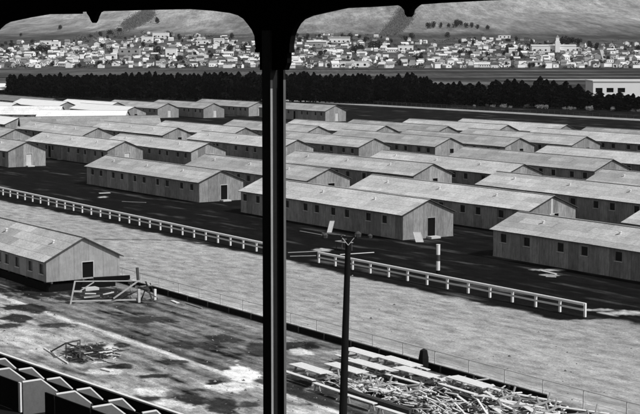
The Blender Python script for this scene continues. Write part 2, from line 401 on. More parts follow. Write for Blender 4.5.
    for h in dh:
        nm = 'vent_panel' if gable == 'vent' else 'door'
        g = MB(); g.box(L2-.1, L2-.085, h[0]-.01, h[1]+.01, h[2]-.01, h[3]+.01)
        d = g.build(nm, M['black'] if gable in ('open', 'vent') else M['frame'], root)
        if full:
            s_ = MB(); e = .06
            s_.box(L2-.02, L2+.03, h[0]-e, h[0], h[2], h[3]); s_.box(L2-.02, L2+.03, h[1], h[1]+e, h[2], h[3]); s_.box(L2-.02, L2+.03, h[0]-e, h[1]+e, h[3], h[3]+e)
            s_.build('door_frame' if gable != 'vent' else 'frame', M['frame'] if kind % 2 else M['mid_lumber'], d)
            if gable != 'vent':
                s_ = MB(); s_.box(L2+.04, L2+.8, h[0]-.1, h[1]+.1, -.05, .2); s_.build('step', M['frame'], root)
    return root
protos = {}
def barrack(key, a_, b_, label, group, **kw):
    """a_, b_: ground point under the near gable peak"""
    if key not in protos:
        r = make_barrack(**kw); protos[key] = r
    else: r = copy_tree(protos[key])
    L = kw.get('L2', L2)
    far_ = 0 if a_ < 125 and b_ < 100 else 1
    r.location = W(a_+L, b_); r.rotation_euler = (0, rnd.gauss(0, .0015), PHI+rnd.gauss(0, .006)*far_); r.scale = (1, 1, 1+rnd.gauss(0, .022)*far_)
    tag(r, label, 'barrack', group)
    return r
KA = dict(kind=1, gable='open', side=())
KB = dict(kind=0, gable='open', side=(-9.2, 3.05))
KC = dict(kind=1, gable='closed', side=(-6.1, -1.5))
KD = dict(kind=0, gable='vent', side=(-3,))
WD = [-(q(u, v, 1.72)[0]-76.6-L2) for u, v in ((497, 239), (517, 243), (544, 249), (566, 253), (595, 259), (619, 264))]
KE = dict(kind=1, gable='vent', side=(), wins=WD+[max(WD)+2.6, max(WD)+6.1, max(WD)+8.7])
WC = [-(q(u, v, 1.72)[0]-120.7-L2) for u, v in ((244.6, 197.5), (258, 199.5), (288.4, 204), (305.7, 207), (320, 208.6), (338.6, 211), (354.5, 213), (374.5, 216.5), (391, 219))]
KB0 = dict(kind=0, gable='open', side=(), wins=WC)
KF = dict(kind=0, gable='vent', side=(2,), full=False)
KG = dict(kind=1, gable='none', side=(-4,), full=False)
BG = 'rows of long gabled barracks beyond the track'
R1 = 'in the front row facing the track'
barrack('B0', 120.7, 92.0, 'front row barrack right of the pillar with two pale boards leaning by its walls', BG, **KB0)
barrack('A', 163.3, 93.2, 'front row barrack just left of the pillar with a white framed open gable door', BG, **KA)
barrack('D1', 76.6, 91.9, 'nearest barrack at the right edge with six windows above the white rail end', BG, **KE)
barrack('C', 226.5, 95.2, 'front row barrack cut by the left photo edge with pale closed gable door', BG, **KC)
eb = barrack('D', 117.1, 104.6, 'second row barrack right behind the nearest one, pale strip down its gable', BG, **KD)
barrack('D', 74.0, 105.2, 'second row barrack at the right edge, its roof corner over the nearest barrack', BG, **KD)
barrack('B', 157.7, 105.2, 'second row barrack crossing behind the pillar, dark square opening in its gable', BG, **KB)
barrack('C', 220.4, 108.7, 'second row barrack at left with paired windows and two tall dark side doors', BG, **KC)
barrack('C', 261.2, 108.0, 'second row barrack at the left edge, its gable peak under the white roofs', BG, **KC)
rows = [(119.1, [155.8, 212.2, 258.2, 112.5], 'third'), (132, [152.1, 210.7, 252.8, 108.], 'fourth'), (144.6, [149., 206., 244.1], 'fifth'),
        (157.6, [200.6, 241.8, 147.], 'sixth'), (168.3, [194.6, 236.], 'seventh'), (178.2, [190.6, 228.7], 'eighth'),
        (189.8, [186., 224.9], 'ninth'), (199., [183, 219.1], 'tenth')]
words = {0: 'nearest to the right', 1: 'second from the right', 2: 'third from the right', 3: 'fourth from the right'}
for b_, As, rn in rows:
    As = sorted(As)
    exact = {(258.2, 119.1): 122.4, (252.8, 132): 135.6, (210.7, 132): 134.3, (152.1, 132): 131.1, (206., 144.6): 146., (149., 144.6): 143.4, (200.6, 157.6): 157.1, (241.8, 157.6): 158.8,
             (194.6, 168.3): 166.8, (236., 168.3): 169.7, (190.6, 178.2): 177.5, (228.7, 178.2): 178.7}
    for i, a_ in enumerate(As):
        bb = exact.get((a_, b_), b_)
        key = ['F', 'G'][(i+int(b_)) % 2] if b_ > 140 else ['C', 'D'][i % 2]
        barrack(key, a_, bb, 'grey roofed barrack in the %s row back, %s' % (rn, words[i]), BG, **{'F': KF, 'G': KG, 'C': KC, 'D': KD}[key])
m = MB(); m.box(L2+.005, L2+.03, -.28, -.02, 1.97, 3.45); m.build('gable_strip', M['frame'], eb); m = MB(); m.box(L2+.005, L2+.05, -.45, .2, 1.85, 1.965); m.build('gable_ledge', M['frame'], eb)
# far row beside the trees
for i, (u, v) in enumerate([(167.8, 103), (214, 103), (259, 101.6), (335, 106)]):
    a_, b_ = q(u, v, 3.8)
    barrack('far', a_, b_, ['light walled barrack before the tree belt, leftmost of the far row', 'light walled barrack before the tree belt, middle of three with row of windows',
        'light walled barrack before the tree belt, ending at the pillar', 'lone light walled barrack on dark grass right of the pillar'][i], 'pale barracks along the tree belt',
        kind=0, gable='closed', side=(1.5, -6), roofm='roof', wallm='plyA', full=False)
# white roofed block, upper left
for i, (u, v, lab) in enumerate([(18.5, 117, 'white roofed barrack nearest the left edge with dark windowed wall'), (17, 103., 'white roofed barrack in the far left corner of the white roofs'),
      (67.5, 102, 'white roofed barrack before the dark trees with small gable, left of two'), (117, 102, 'white roofed barrack before the dark trees, right of two'),
      (134.5, 106.5, 'white roofed barrack with square gable opening, right end of the white roofs')]):
    a_, b_ = q(u, v, 3.8)
    barrack('wr%d' % (i // 4), a_, b_, lab, 'white roofed barracks at upper left', kind=0, gable='vent' if i == 4 else 'none', side=(), roofm='roofW', full=False)
def hall(u0, v0, u1, v1, lab, roofm, wallm, RD=4.2):
    p0, p1 = ground(u0, v0, RD), ground(u1, v1, RD); d = p1-p0; L = d.length/2
    r = make_barrack(kind=0, gable='none', side=(), roofm=roofm, wallm=wallm, full=False, L2=L, RD=RD)
    c = (p0+p1)/2; r.location = (c.x, c.y, 0); r.rotation_euler = (0, 0, math.atan2(d.y, d.x)); tag(r, lab, 'hall')
hall(-28, 106.0, 62, 106.4, 'long white roofed hall seen broadside at the left edge, upper one', 'roofW', 'plyW')
hall(40, 110.2, 127, 110.8, 'long white roofed hall seen broadside right behind the long grey roof', 'roofW', 'plyW')
hall(20, 117.3, 158, 115.6, 'long grey roofed hall seen broadside below the white roofs', 'roofG', 'ply')
a_, b_ = q(54.5, 96.4, 4.2)
barrack('dk', a_, b_, 'long dark speckled roof hall below the tree belt at far left', None, kind=0, gable='none', side=(), roofm='roofDk', wallm='plyA', full=False, L2=26)
# the raised shed on the near side of the track
shed = make_barrack(kind=1, gable='open', side=(), z0=.82, wallm='plyA', roofm='roofA', EV=2.46, RD=4.0, L2=13, wins=[12.1-2.1*i-.5*(i//2 % 2) for i in range(0, 11)])
shed.location = W(109.4+13, 50.4); tag(shed, 'raised plywood shed on blocks at left with patched roof and open gable door', 'shed')
ft = MB()
for i in range(8):
    for y in (-2.6, 0, 2.6): ft.box(-12.6+3.5*i, -12.2+3.5*i, y-.2, y+.2, 0, .80)
for y in (-2.6, 0, 2.6): ft.box(-13, 13, y-.07, y+.07, .66, .815)
ft.build('footing', M['dark_lumber'], shed)
sk = MB(); sk.box(-12.5, 12.5, .3, .34, -.02, .64); sk.box(-12.9, 12.7, -2.88, -2.84, -.02, .64); sk.build('underfloor_shade', M['black'], shed)  # black sheets stand in for the shade under the raised floor
sk = MB(); sk.box(12.72, 12.76, -2.8, 2.8, -.02, .64); sk.build('underfloor_shade', M['black'], shed)

# ------------------------------------------------------------------ rail fences
def rail_fence(a0, a1, label, b0=74.0, b1=74.0, sp=2.42):
    f = empty('rail_fence', W(a0, b0), label=label, cat='fence')
    def lb(a_): return b0+(b1-b0)*(a_-a0)/(a1-a0)-b0
    n = int((a0-a1)/sp)
    for i in range(n+1):
        m = MB(); x = i*(a0-a1)/n; y = lb(a0-x); h = .95+rnd.uniform(-.02, .02)
        m.box(x-.085, x+.085, y-.07, y+.07, -.05, h); m.build('post', M['white'], f)
    for nm, z, dy in (('top_rail', .87, -.105), ('lower_rail', .5, -.105)):
        m = MB()
        for i in range(n):
            x0 = i*(a0-a1)/n; x1 = (i+1)*(a0-a1)/n; d = rnd.uniform(-.012, .012)
            m.bar((x0, lb(a0-x0)+dy, z+d), (x1-.01, lb(a0-x1)+dy, z-d), .05, .13)
        m.build(nm, M['white'], f)
    m = MB(); m.bar((0, lb(a0), .955), (a0-a1, lb(a1), .955), .16, .04); m.build('cap_rail', M['white'], f)
    return f
rail_fence(214, 116.5, 'white two rail fence left of the pillar along the far side of the dirt track', 75.0, 72.9)
rail_fence(112.0, 79.3, 'white two rail fence right of the pillar ending in the open beside the track', 73.6, 74.0)
# far rail of the backstretch
f = empty('rail_fence', W(420, 288.5), label='thin dark rail fence along the far straight below the trees', cat='fence')
m = MB()
for i in range(96): m.box(i*2.5-.06, i*2.5+.06, -.06, .06, 0, .95)
m.build('post', M['dark_lumber'], f); tag(f.children[0], kind='stuff')
m = MB(); m.box(0, 238, -.05, .05, .8, .97); m.box(0, 238, -.05, .05, .4, .52); m.build('top_rail', M['dark_lumber'], f)

# wire fence over the low dark board wall
wl = MB()
x = 0
while x < 57:
    s = 3.0; dz = rnd.uniform(-.02, .02); wl.box(x, x+s-.02, -.06+rnd.uniform(-.01, .01), .06, -.05, .2); wl.box(x, x+s-.02, -.05+rnd.uniform(-.01, .01), .05, .215, .40+dz); wl.box(x, x+.1, -.12, -.065, -.05, .44, m=1); wl.box(x+.03, x+s-.04, -.075, .07, .405+dz, .43+dz, m=1); x += s
wl.build('board_wall', [M['blackwall'], M['dark_lumber']], loc=W(118, 54.35), rz=PHI, label='low dark board wall along the near edge of the dirt track', cat='wall')
wf = empty('wire_fence', W(118, 54.6), label='thin wire fence with pipe rail above the low dark wall', cat='fence')
for i in range(23):
    m = MB(); m.tube([(i*3.1+.6, 0, 0), (i*3.1+.6, 0, 1.12)], .035, 6); m.build('post', M['wire'], wf)
m = MB(); m.tube([(0, 0, 1.12), (34, 0, 1.1), (75, 0, 1.12)], .028, 6); m.build('top_rail', M['wire'], wf)
m = MB(); x = 0
while x < 74:
    m.bar((x, 0, .5), (x+.6, 0, 1.1), .004, .004); m.bar((x+.6, 0, .5), (x, 0, 1.1), .004, .004); x += .1
for z in (.52, .8): m.bar((0, 0, z), (75, 0, z), .012, .012)
m.build('wire_mesh', M['wire'], wf)

# ------------------------------------------------------------------ grandstand front: column, arched fascia, roof, decks
# plane of the front runs along -a through the column
C0 = ground(274, 300); r0 = ray(274, 207); C0 = Vector((r0[0]*20/r0[1], 20, 0)); ca, cb_ = toab(C0)
def plane(u, v, off=0):
    """pixel -> (x along the front, z) on the plane b = cb_+off"""
    r = ray(u, v); bb = r[0]*BX[0]+r[1]*BX[1]; t = (cb_+off)/bb
    a_ = (r[0]*AX[0]+r[1]*AX[1])*t; return (ca-a_, H+r[2]*t)
stand = empty('grandstand', W(ca, cb_), label='dark grandstand front with slender steel pillar and arched fascia framing the view', cat='grandstand')
top = H+5.2
def poly_plate(mb, pts, y0, y1):
    # convex-free polygon extruded in y (ngon faces)
    n = len(pts); mb.quad(*[(p[0], y0, p[1]) for p in pts]); mb.quad(*[(p[0], y1, p[1]) for p in pts][::-1])
    for i in range(n):
        a_, b_ = pts[i], pts[(i+1) % n]; mb.quad((a_[0], y0, a_[1]), (a_[0], y1, a_[1]), (b_[0], y1, b_[1]), (b_[0], y0, b_[1]))
left_px = [(258, 52), (257.4, 45), (256.6, 36), (254, 30), (250, 24.5), (245.5, 19), (240, 15.5), (232, 13.2), (215, 11), (191, 9.3), (150, 10), (124, 10.8), (102, 11.3), (99.5, 12.5), (97.5, 16.5), (96, 21),
           (94.5, 23), (93, 21), (91, 16.5), (89, 13.8), (88.4, 11.8), (81, 12), (81, 13.9), (48, 14.4), (30, 17.5), (9, 22), (4, 24.5), (-1, 29), (-6, 36), (-9, 45), (-9.5, 54)]
right_px = [(291.8, 52), (292, 44), (293.2, 36), (295.5, 29.5), (299, 23.5), (303, 19.5), (311, 16), (327.6, 12.2), (346, 8.2), (375, 6.9), (400, 5.2), (403.5, 7), (406.5, 10), (407.3, 14.5),
            (409.5, 17), (411.6, 14.5), (412.5, 10), (415.5, 7), (419, 4.6), (440, 3.1), (480, 1), (502, 0), (560, -3), (650, -8)]
LP = [plane(*p) for p in left_px]; RP = [plane(*p) for p in right_px]
bay = 9.0
fs = MB(); th_ = .035
# strip-wise plates from profile up to the top, so that the outline stays exact
def strips(P):
    P = sorted(P, key=lambda p: p[0]) if False else P
    for i in range(len(P)-1):
        a_, b_ = P[i], P[i+1]
        if abs(a_[0]-b_[0]) < 1e-4: continue
        if a_[0] > b_[0]: a_, b_ = b_, a_
        fs.box(0, 0, 0, 0, 0, 0) if False else None
        y0, y1 = -th_, th_
        v = [(a_[0], a_[1]), (b_[0], b_[1]), (b_[0], top), (a_[0], top)]
        poly_plate(fs, v, y0, y1)
strips(LP); strips(RP)
# piece over the column
xl, xr = LP[0][0], RP[0][0]
poly_plate(fs, [(xl, LP[0][1]), (xr, RP[0][1]), (xr, top), (xl, top)], -th_, th_)
# continue right and left bays out of frame
def bay_profile(xs0, w, zb):
    out = []
    for t, z in ((0, -1.1), (.02, -.6), (.06, -.28), (.13, -.1), (.24, 0), (.76, 0), (.87, -.1), (.94, -.28), (.98, -.6), (1, -1.1)): out.append((xs0+t*w, zb+z))
    return out
xe = RP[-1][0]; ze = RP[-1][1]
strips([(xe, ze), (8.2, ze-.05), (8.5, ze-.3), (8.75, ze-1.1)]); strips([(8.75, ze-1.1), (9.25, ze-1.1)]); strips(bay_profile(9.25, 8.5, ze)); strips([(17.75, ze-1.1), (30, ze-1.1)])
xe, ze = LP[-1]
strips([(xe, ze), (xe-.9, ze)]); x = xe-.9
for i in range(5): strips(bay_profile(x-8.5, 8.5, ze+1.1)); strips([(x-8.5, ze), (x-9., ze)]); x -= 9.
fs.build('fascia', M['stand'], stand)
# small ledge and tapered capital
cp = MB()
a1 = plane(261.8, 52); a2 = plane(289.6, 52); a3 = plane(289.4, 63); a4 = plane(286.6, 70); a5 = plane(262, 70)
poly_plate(cp, [(a5[0], a5[1]), (a4[0], a4[1]), (a3[0], a3[1]), (a2[0], a2[1]+.02), (a1[0], a1[1]+.02)], -.033, .033)
b1 = plane(257.5, 51); b2 = plane(292, 51); cp.box(b1[0], b2[0], -.04, .04, b1[1]-.02, b1[1]+.02)
cp.build('capital', M['stand'], stand)
def column(x0):
    hx, hy, t1 = .10, .112, .028
    c = MB(); zt_ = a5[1]+.5
    c.box(x0-hx, x0+hx, -hy, -hy+t1, -.2, zt_); c.box(x0-hx, x0+hx, hy-t1, hy, -.2, zt_); c.box(x0-.012, x0+.012, -hy+t1, hy-t1, -.2, zt_)
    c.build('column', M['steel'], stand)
    s1 = MB(); s1.box(x0+hx+.001, x0+hx+.008, -hy-.002, -hy+t1+.001, -.2, zt_-.62); s1.build('sunlit_edge', M['strip1'], stand)  # strip paints sunlight on the flange end, stopping below the capital
    s1 = MB(); s1.box(x0+hx+.001, x0+hx+.008, hy-t1-.006, hy+.001, -.2, zt_-.62); s1.build('sunlit_edge', M['strip2'], stand)
M['strip1'] = mat('sunlit_steel_bright', .3, .3, 3, .5, (1, 1, .3)); M['strip2'] = mat('sunlit_steel_dim', .12, .3, 3, .5, (1, 1, .3))  # lighter steel tones carry the sunlight on the flange ends
for x0 in (0, 9., 18., -10.2, -19.2, -28.2, -37.2): column(x0)
# roof over the seating, back wall, seating tiers
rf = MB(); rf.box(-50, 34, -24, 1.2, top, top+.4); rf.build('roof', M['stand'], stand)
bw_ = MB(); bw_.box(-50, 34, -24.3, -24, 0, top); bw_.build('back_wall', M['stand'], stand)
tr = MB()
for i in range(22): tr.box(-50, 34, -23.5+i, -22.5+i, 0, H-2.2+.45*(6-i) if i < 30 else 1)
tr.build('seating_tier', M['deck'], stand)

# ------------------------------------------------------------------ spectator boxes in front of the stand (lower left)
bx = empty('spectator_boxes', W(56.7, 23.35), PHI+.078, label='tiers of dark spectator boxes with white edged peaked partitions at lower left', cat='spectator boxes')
def lx(a_): return 56.7-a_
def ly(b_): return b_-23.35
fl = MB(); fl.box(lx(84), lx(36), ly(19), ly(23.3)-.05, 0, 4.4); fl.box(lx(84), lx(36), ly(23.3)-.05, ly(24.98), 0, 4.3); fl.box(lx(84), lx(36), ly(24.98), ly(26.72), 0, 3.95)
fl.build('platform', M['blackwall'], bx)
def partition(a_, b0, prof, zf):
    m = MB(); x = lx(a_); y0 = ly(b0)
    pts = [(y0+p[0], p[1]) for p in prof]
    pol = pts+[(pts[-1][0], zf), (pts[0][0], zf)]
    for s, xx in ((1, x+.03), (-1, x-.03)):
        m.quad(*[(xx, p[0], p[1]) for p in (pol if s < 0 else pol[::-1])])
    p_ = m.build('partition', M['grey_panel'], bx)
    t = MB()
    for i in range(len(pts)-1): t.bar((x, pts[i][0], pts[i][1]+.02), (x, pts[i+1][0], pts[i+1][1]+.02), .07, .05)
    t.build('trim', M['white'], p_)
    return p_
near_a = [56.47-2.7*i for i in range(-4, 6)]; far_a = [59.9-2.42*i for i in range(-4, 8)]
for a_ in near_a: partition(a_, 23.35, [(0, 5.6), (.8, 5.6), (1.6, 4.95)], 4.3)
for a_ in far_a: partition(a_, 24.98, [(-.05, 5.32), (.55, 5.32), (1.1, 4.78)], 3.95)
# dark rear boards with an entrance gap in each near box
for i, a_ in enumerate(near_a):
    bk = MB()
    bk.box(lx(a_-(1.95 if i == 4 else .06)), lx(a_-2.66), ly(23.28), ly(23.34), 4.4, 5.565)
    bk.build('rear_board', M['blackwall'], bx)
bk = MB()
for a_ in far_a: bk.box(lx(a_-.04), lx(a_-2.38), ly(24.9), ly(24.96), 4.3, 5.285)
bk.build('middle_board', M['blackwall'], bx)
pw = MB(); pw.box(lx(56.66), lx(56.50), ly(23.26), ly(23.345), 4.42, 5.58); pw.build('gate_post', M['white'], bx)
fr = MB(); fr.box(lx(84), lx(36), ly(26.72), ly(26.8), 3.0, 4.93); fr.build('front_board', M['blackwall'], bx)
fr = MB(); fr.box(lx(84), lx(36), ly(26.68), ly(26.84), 4.932, 4.99); fr.build('front_rail', M['white'], bx)
def chair_mesh():
    m = MB(); m.box(-.22, .22, -.2, .2, .42, .46); m.box(-.22, .22, -.22, -.19, .46, .92)
    for x in (-.2, .2):
        for y in (-.18, .18): m.box(x-.02, x+.02, y-.02, y+.02, 0, .42)
    return m
ch0 = None; k = 0
for i, a_ in enumerate(far_a):
    for da, db in ((.75, .55), (1.5, .55)):
        p = W(a_-da, 24.98+db, 3.955)
        if ch0 is None:
            ch0 = empty('chair', p); m = MB(); m.box(-.22, .22, -.2, .2, .42, .46); m.build('seat', M['dark_lumber'], ch0)
            m = MB(); m.box(-.22, .22, -.24, -.2, .44, 1.06); m.build('backrest', M['dark_lumber'], ch0)
            for x in (-.2, .2):
                for y in (-.18, .18): m = MB(); m.box(x-.02, x+.02, y-.02, y+.02, 0, .42); m.build('leg', M['dark_lumber'], ch0)
            c = ch0
        else: c = copy_tree(ch0)
        c.location = p; tag(c, 'dark wooden chair standing in a spectator box of the lower tier', 'chair', 'dark chairs in the spectator boxes')

# ------------------------------------------------------------------ utility pole
pb = Vector((0, 0, 0)); dY = 72.; rr = ray(342, 452); base = Vector((rr[0]*dY/rr[1], dY, 0)); rt = ray(348.2, 240); tp = Vector((rt[0]*dY/rt[1], dY, H+rt[2]*dY/rt[1]))
up = empty('utility_pole', base, 0, label='tall dark wooden pole with small V brace on top, right of the pillar', cat='utility pole')
d = tp-base
m = MB(); m.tube([(0, 0, -.3), tuple(d*.5), tuple(d)], [.2, .165, .125], 12); m.build('shaft', M['pole'], up)
m = MB(); m.bar(tuple(d+Vector((0, -.16, -.22))), tuple(d+Vector((-.27, -.16, .12))), .025, .025); m.bar(tuple(d+Vector((0, -.16, -.22))), tuple(d+Vector((.27, -.16, .12))), .025, .025); m.build('brace', M['frame'], up)
m = MB(); m.bar(tuple(d+Vector((-.4, -.1, .12))), tuple(d+Vector((.4, -.1, .12))), .07, .07); m.build('crossarm', M['pole'], up)
for x in (-.32, .32):
    m = MB(); m.tube([tuple(d+Vector((x, -.1, .13))), tuple(d+Vector((x, -.1, .26)))], .035, 8); m.build('insulator', M['dark_lumber'], up)

# ------------------------------------------------------------------ striped furlong pole, tapered box
a_, b_ = 98.6, 77.4
p = ground(438, 277); fp = empty('striped_pole', p, PHI, label='thick white and black banded pole standing behind the white rail', cat='pole')
hh = 2.62
for z0, z1, mm in ((0, .55, 'pole'), (.55, 1.3, 'white'), (1.3, 1.82, 'dark_lumber'), (1.82, hh, 'white')):
    m = MB(); m.tube([(0, 0, z0), (0, 0, z1)], .155, 16); m.build('band', M[mm], fp)
m = MB(); m.tube([(0, 0, hh), (0, 0, hh+.03)], .17, 16); m.build('cap', M['white'], fp)
p = ground(423.5, 370.5)
m = MB(); pr = [(.24, 0), (.31, .25), (.31, .75), (.22, 1.18), (.05, 1.27)]
for i in range(len(pr)-1):
    for j in range(6):
        t0, t1 = math.pi/3*j+.3, math.pi/3*(j+1)+.3
        m.quad((pr[i][0]*math.cos(t0), pr[i][0]*math.sin(t0), pr[i][1]), (pr[i][0]*math.cos(t1), pr[i][0]*math.sin(t1), pr[i][1]), (pr[i+1][0]*math.cos(t1), pr[i+1][0]*math.sin(t1), pr[i+1][1]), (pr[i+1][0]*math.cos(t0), pr[i+1][0]*math.sin(t0), pr[i+1][1]))
m.build('canvas_hood', mat('dark_canvas', .014, .3, 3), loc=p, rz=0, label='dark faceted hooded object standing against the low wall', cat='hooded box')

# ------------------------------------------------------------------ picnic tables and lumber (right foreground)
def make_table():
    r = empty('picnic_table', (0, 0, 0))
    tpm = MB()
    for i in range(4): tpm.box(-1.6, 1.6, -.43+.218*i, -.43+.212+.218*i, .735, .775)
    tpm.build('tabletop', M['white_lumber'], r)
    for s in (-1, 1):
        m = MB()
        for i in range(1): m.box(-1.6, 1.6, s*.82-.14, s*.82+.14, .43, .47)
        m.build('bench', M['white_lumber'], r)
    for x in (-1.1, 1.1):
        for s in (-1, 1):
            m = MB(); m.bar((x, s*.2, .73), (x, s*.62, 0), .05, .12); m.build('leg', M['mid_lumber'], r)
        m = MB(); m.bar((x+.06, -.95, .4), (x+.06, .95, .4), .05, .1); m.build('crossbar', M['mid_lumber'], r)
    return r
tb = None
TL = [(72.2, 46.9, 0, 'white picnic table nearest the pillar, first in the near line of tables'), (71.2, 48.6, 0, 'white picnic table passing behind the dark utility pole'),
      (74.3, 51.9, 0, 'white picnic table farthest back, just right of the utility pole by the low wall'), (71.3, 50.2, .02, 'white picnic table in the middle line right of the utility pole'),
      (71.0, 52.2, -.03, 'white picnic table by the low wall, left of the dark hooded object'), (68.2, 51.2, .02, 'white picnic table in front of the dark hooded object'),
      (64.6, 52.1, -.02, 'white picnic table farthest right against the low wall')]
for a_, b_, rz, lab in TL:
    if tb is None: tb = make_table(); t = tb
    else: t = copy_tree(tb)
    t.location = W(a_, b_); t.rotation_euler = (0, 0, PHI+rz); tag(t, lab, 'picnic table', 'white picnic tables behind the low wall')
for i, (a_, b_, rx, rz, z, lab) in enumerate([(61.0, 52.9, math.pi, .25, .78, 'overturned picnic table with legs in the air by the wire fence'), (66.8, 49.0, math.pi, .15, .8, 'overturned white table in the middle of the lumber heap'),
      (59.0, 50.6, math.pi, -.35, .85, 'overturned white table near the right end of the lumber heap'), (69.2, 48.2, math.pi*.9, .3, .8, 'overturned table close right of the utility pole'),
      (57.2, 52.6, math.pi, .4, .9, 'overturned table at the far right end of the heap by the fence')]):
    t = copy_tree(tb); t.location = W(a_, b_, z); t.rotation_euler = (rx, 0, PHI+rz); tag(t, lab, 'picnic table', None)
    if 'group' in t: del t['group']
bn = None
for i, (a_, b_, lab) in enumerate([(68.7, 45.75, 'pale plank bench at the near edge, directly left of the pole foot'), (65.6, 45.6, 'pale plank bench at the near edge, directly right of the pole'), (62.3, 45.4, 'pale plank bench at the near edge below the lumber heap'),
     (61.4, 51.4, 'pale bench at right below the overturned table'), (59.4, 45.3, 'pale plank bench at the bottom edge of the photo')]):
    if bn is None:
        bn = empty('bench', (0, 0, 0)); m = MB(); m.box(-1.4, 1.4, -.15, .15, .42, .47); m.build('seat', M['white_lumber'], bn)
        for x in (-1.1, 1.1):
            for s in (-1, 1): m = MB(); m.bar((x, s*.08, .42), (x, s*.2, 0), .05, .08); m.build('leg', M['mid_lumber'], bn)
        t = bn
    else: t = copy_tree(bn)
    t.location = W(a_, b_); t.rotation_euler = (0, 0, PHI+rnd.uniform(-.03, .03)); tag(t, lab, 'bench', 'loose pale benches by the tables')
for (a0, b0, a1, b1, w, h, lab) in [(68.9, 46.6, 62.2, 46.5, .3, .35, 'long dark timber beam lying below the lumber heap, left one'), (62., 46.4, 54.5, 46.2, .3, .35, 'long dark timber beam lying below the lumber heap, right one'),
                             (65.3, 50.9, 56.5, 50.6, .25, .35, 'long dark timber beam lying behind the heap toward the right'), (60.8, 53.6, 54, 53.5, .25, .3, 'dark timber beam close to the wire fence at right')]:
    m = MB(); L = a0-a1
    for i in range(3): m.box(0+rnd.uniform(0, .3), L-rnd.uniform(0, .4), -w/2+.11*i, -w/2+.1+.11*i, .0, h+rnd.uniform(-.05, .03))
    m.build('timber_beam', M['dark_lumber'], loc=W(a0, b0), rz=PHI, label=lab, cat='timber')
# loose planks: the recognisable ones one by one, the small scrap below as one heap
gr = 'loose white planks thrown in a heap'
for i in range(190):
    a_ = rnd.uniform(52.5, 70.5); b_ = rnd.uniform(47.0, 53.6)
    if a_ > 67 and b_ > 49.6: b_ = rnd.uniform(47, 49.4)
    L = rnd.choice([.6, .8, 1., 1.3, 1.7, 2.3]); w = rnd.choice([.07, .1, .13]); z = rnd.uniform(.05, .5)*(1 if a_ < 67 else .6)
    m = MB(); m.box(-L/2, L/2, -w/2, w/2, -.025, .025)
    o = m.build('plank', M['white_lumber'] if rnd.random() < .7 else M['mid_lumber'])
    yaw = PHI+rnd.gauss(0, .3) if rnd.random() < .7 else rnd.uniform(0, 6.28)
    o.location = W(a_, b_, z); o.rotation_euler = (rnd.uniform(-.4, .4), rnd.gauss(0, .18), yaw)
    zz = 'left end' if a_ > 65 else ('middle' if a_ > 59 else 'right end')
    tag(o, '%s plank thrown on the %s of the lumber heap' % ('long white' if L > 2 else ('white' if L > 1 else 'short white'), zz), 'plank', gr)
m = MB()
for i in range(1250):
    a_ = rnd.uniform(51, 71); b_ = rnd.uniform(46.8, 54.0)
    if a_ > 68 and b_ > 49.5: continue
    L = rnd.uniform(.15, .8); t = rnd.uniform(0, 3.14); z = rnd.uniform(.02, .38); dz = rnd.uniform(-.12, .12)
    m.bar((-a_-math.cos(t)*L/2, b_-math.sin(t)*L/2, z-dz), (-a_+math.cos(t)*L/2, b_+math.sin(t)*L/2, z+dz), rnd.uniform(.04, .12), .03, m=0 if rnd.random() < .62 else rnd.choice([1, 2]))
m.build('scrap_lumber', [M['white_lumber'], M['mid_lumber'], M['dark_lumber']], rz=PHI, kind='stuff', label='heap of small white lumber scraps on the ground behind the low wall', cat='lumber scraps')

# ------------------------------------------------------------------ timber trestle before the shed
ts = empty('timber_trestle', W(104, 47.0, 0), label='long pale timber trestle with diagonal braces before the raised shed', cat='trestle')
def tpw(u, v, dep): r = ray(u, v); t = dep/r[1]; return Vector((r[0]*t, dep, H+r[2]*t))
inv = Matrix.Rotation(-PHI, 4, 'Z')@Matrix.Translation(-W(104, 47.0, 0))
g0 = ground(70.5, 304.3); g1_ = ground(139, 302.5)
def T(u, v, dd=0):   # points on the trestle's own upright plane
    r = ray(u, v); k1 = (g1_[1]-g0[1])/(g1_[0]-g0[0]); t = (g0[1]-k1*g0[0]+dd)/(r[1]-k1*r[0])
    return inv@Vector((r[0]*t, r[1]*t, H+r[2]*t))
def tbar(name, a_, b_, w=.12, mm='trestle', da=0, db=0):
    w *= .85
    m = MB(); m.bar(T(*a_, da), T(*b_, db), w, w*.8); m.build(name, M[mm], ts)
tbar('top_rail', (75, 281.3), (157, 280.6), .1)
tbar('lower_rail', (71.5, 301.2), (136, 299.6), .13)
tbar('leg', (75, 281), (70.5, 304.4), .17); tbar('leg', (138.7, 289), (139, 302.4), .22); tbar('leg', (145.5, 281), (153.5, 304), .18, 'dark_lumber', .3, .3)
tbar('leg', (155, 289), (155, 304), .2, 'white_lumber', 1.0, 1.0); tbar('leg', (130.5, 284), (131, 300), .1, 'mid_lumber', 1.2, 1.2)
tbar('brace', (79.5, 291.3), (94, 282), .11); tbar('brace', (113.5, 298.4), (138.8, 280.5), .15, da=-.15, db=-.15); tbar('brace', (74, 291.3), (82, 291.3), .16)
tbar('brace', (129, 281), (156, 297), .1, 'dark_lumber', .6, .6); tbar('post', (137.2, 267.5), (138.2, 281), .2, 'dark_lumber', .5, .5); tbar('brace', (143, 300), (155, 297), .12, 'mid_lumber', 1, 1)
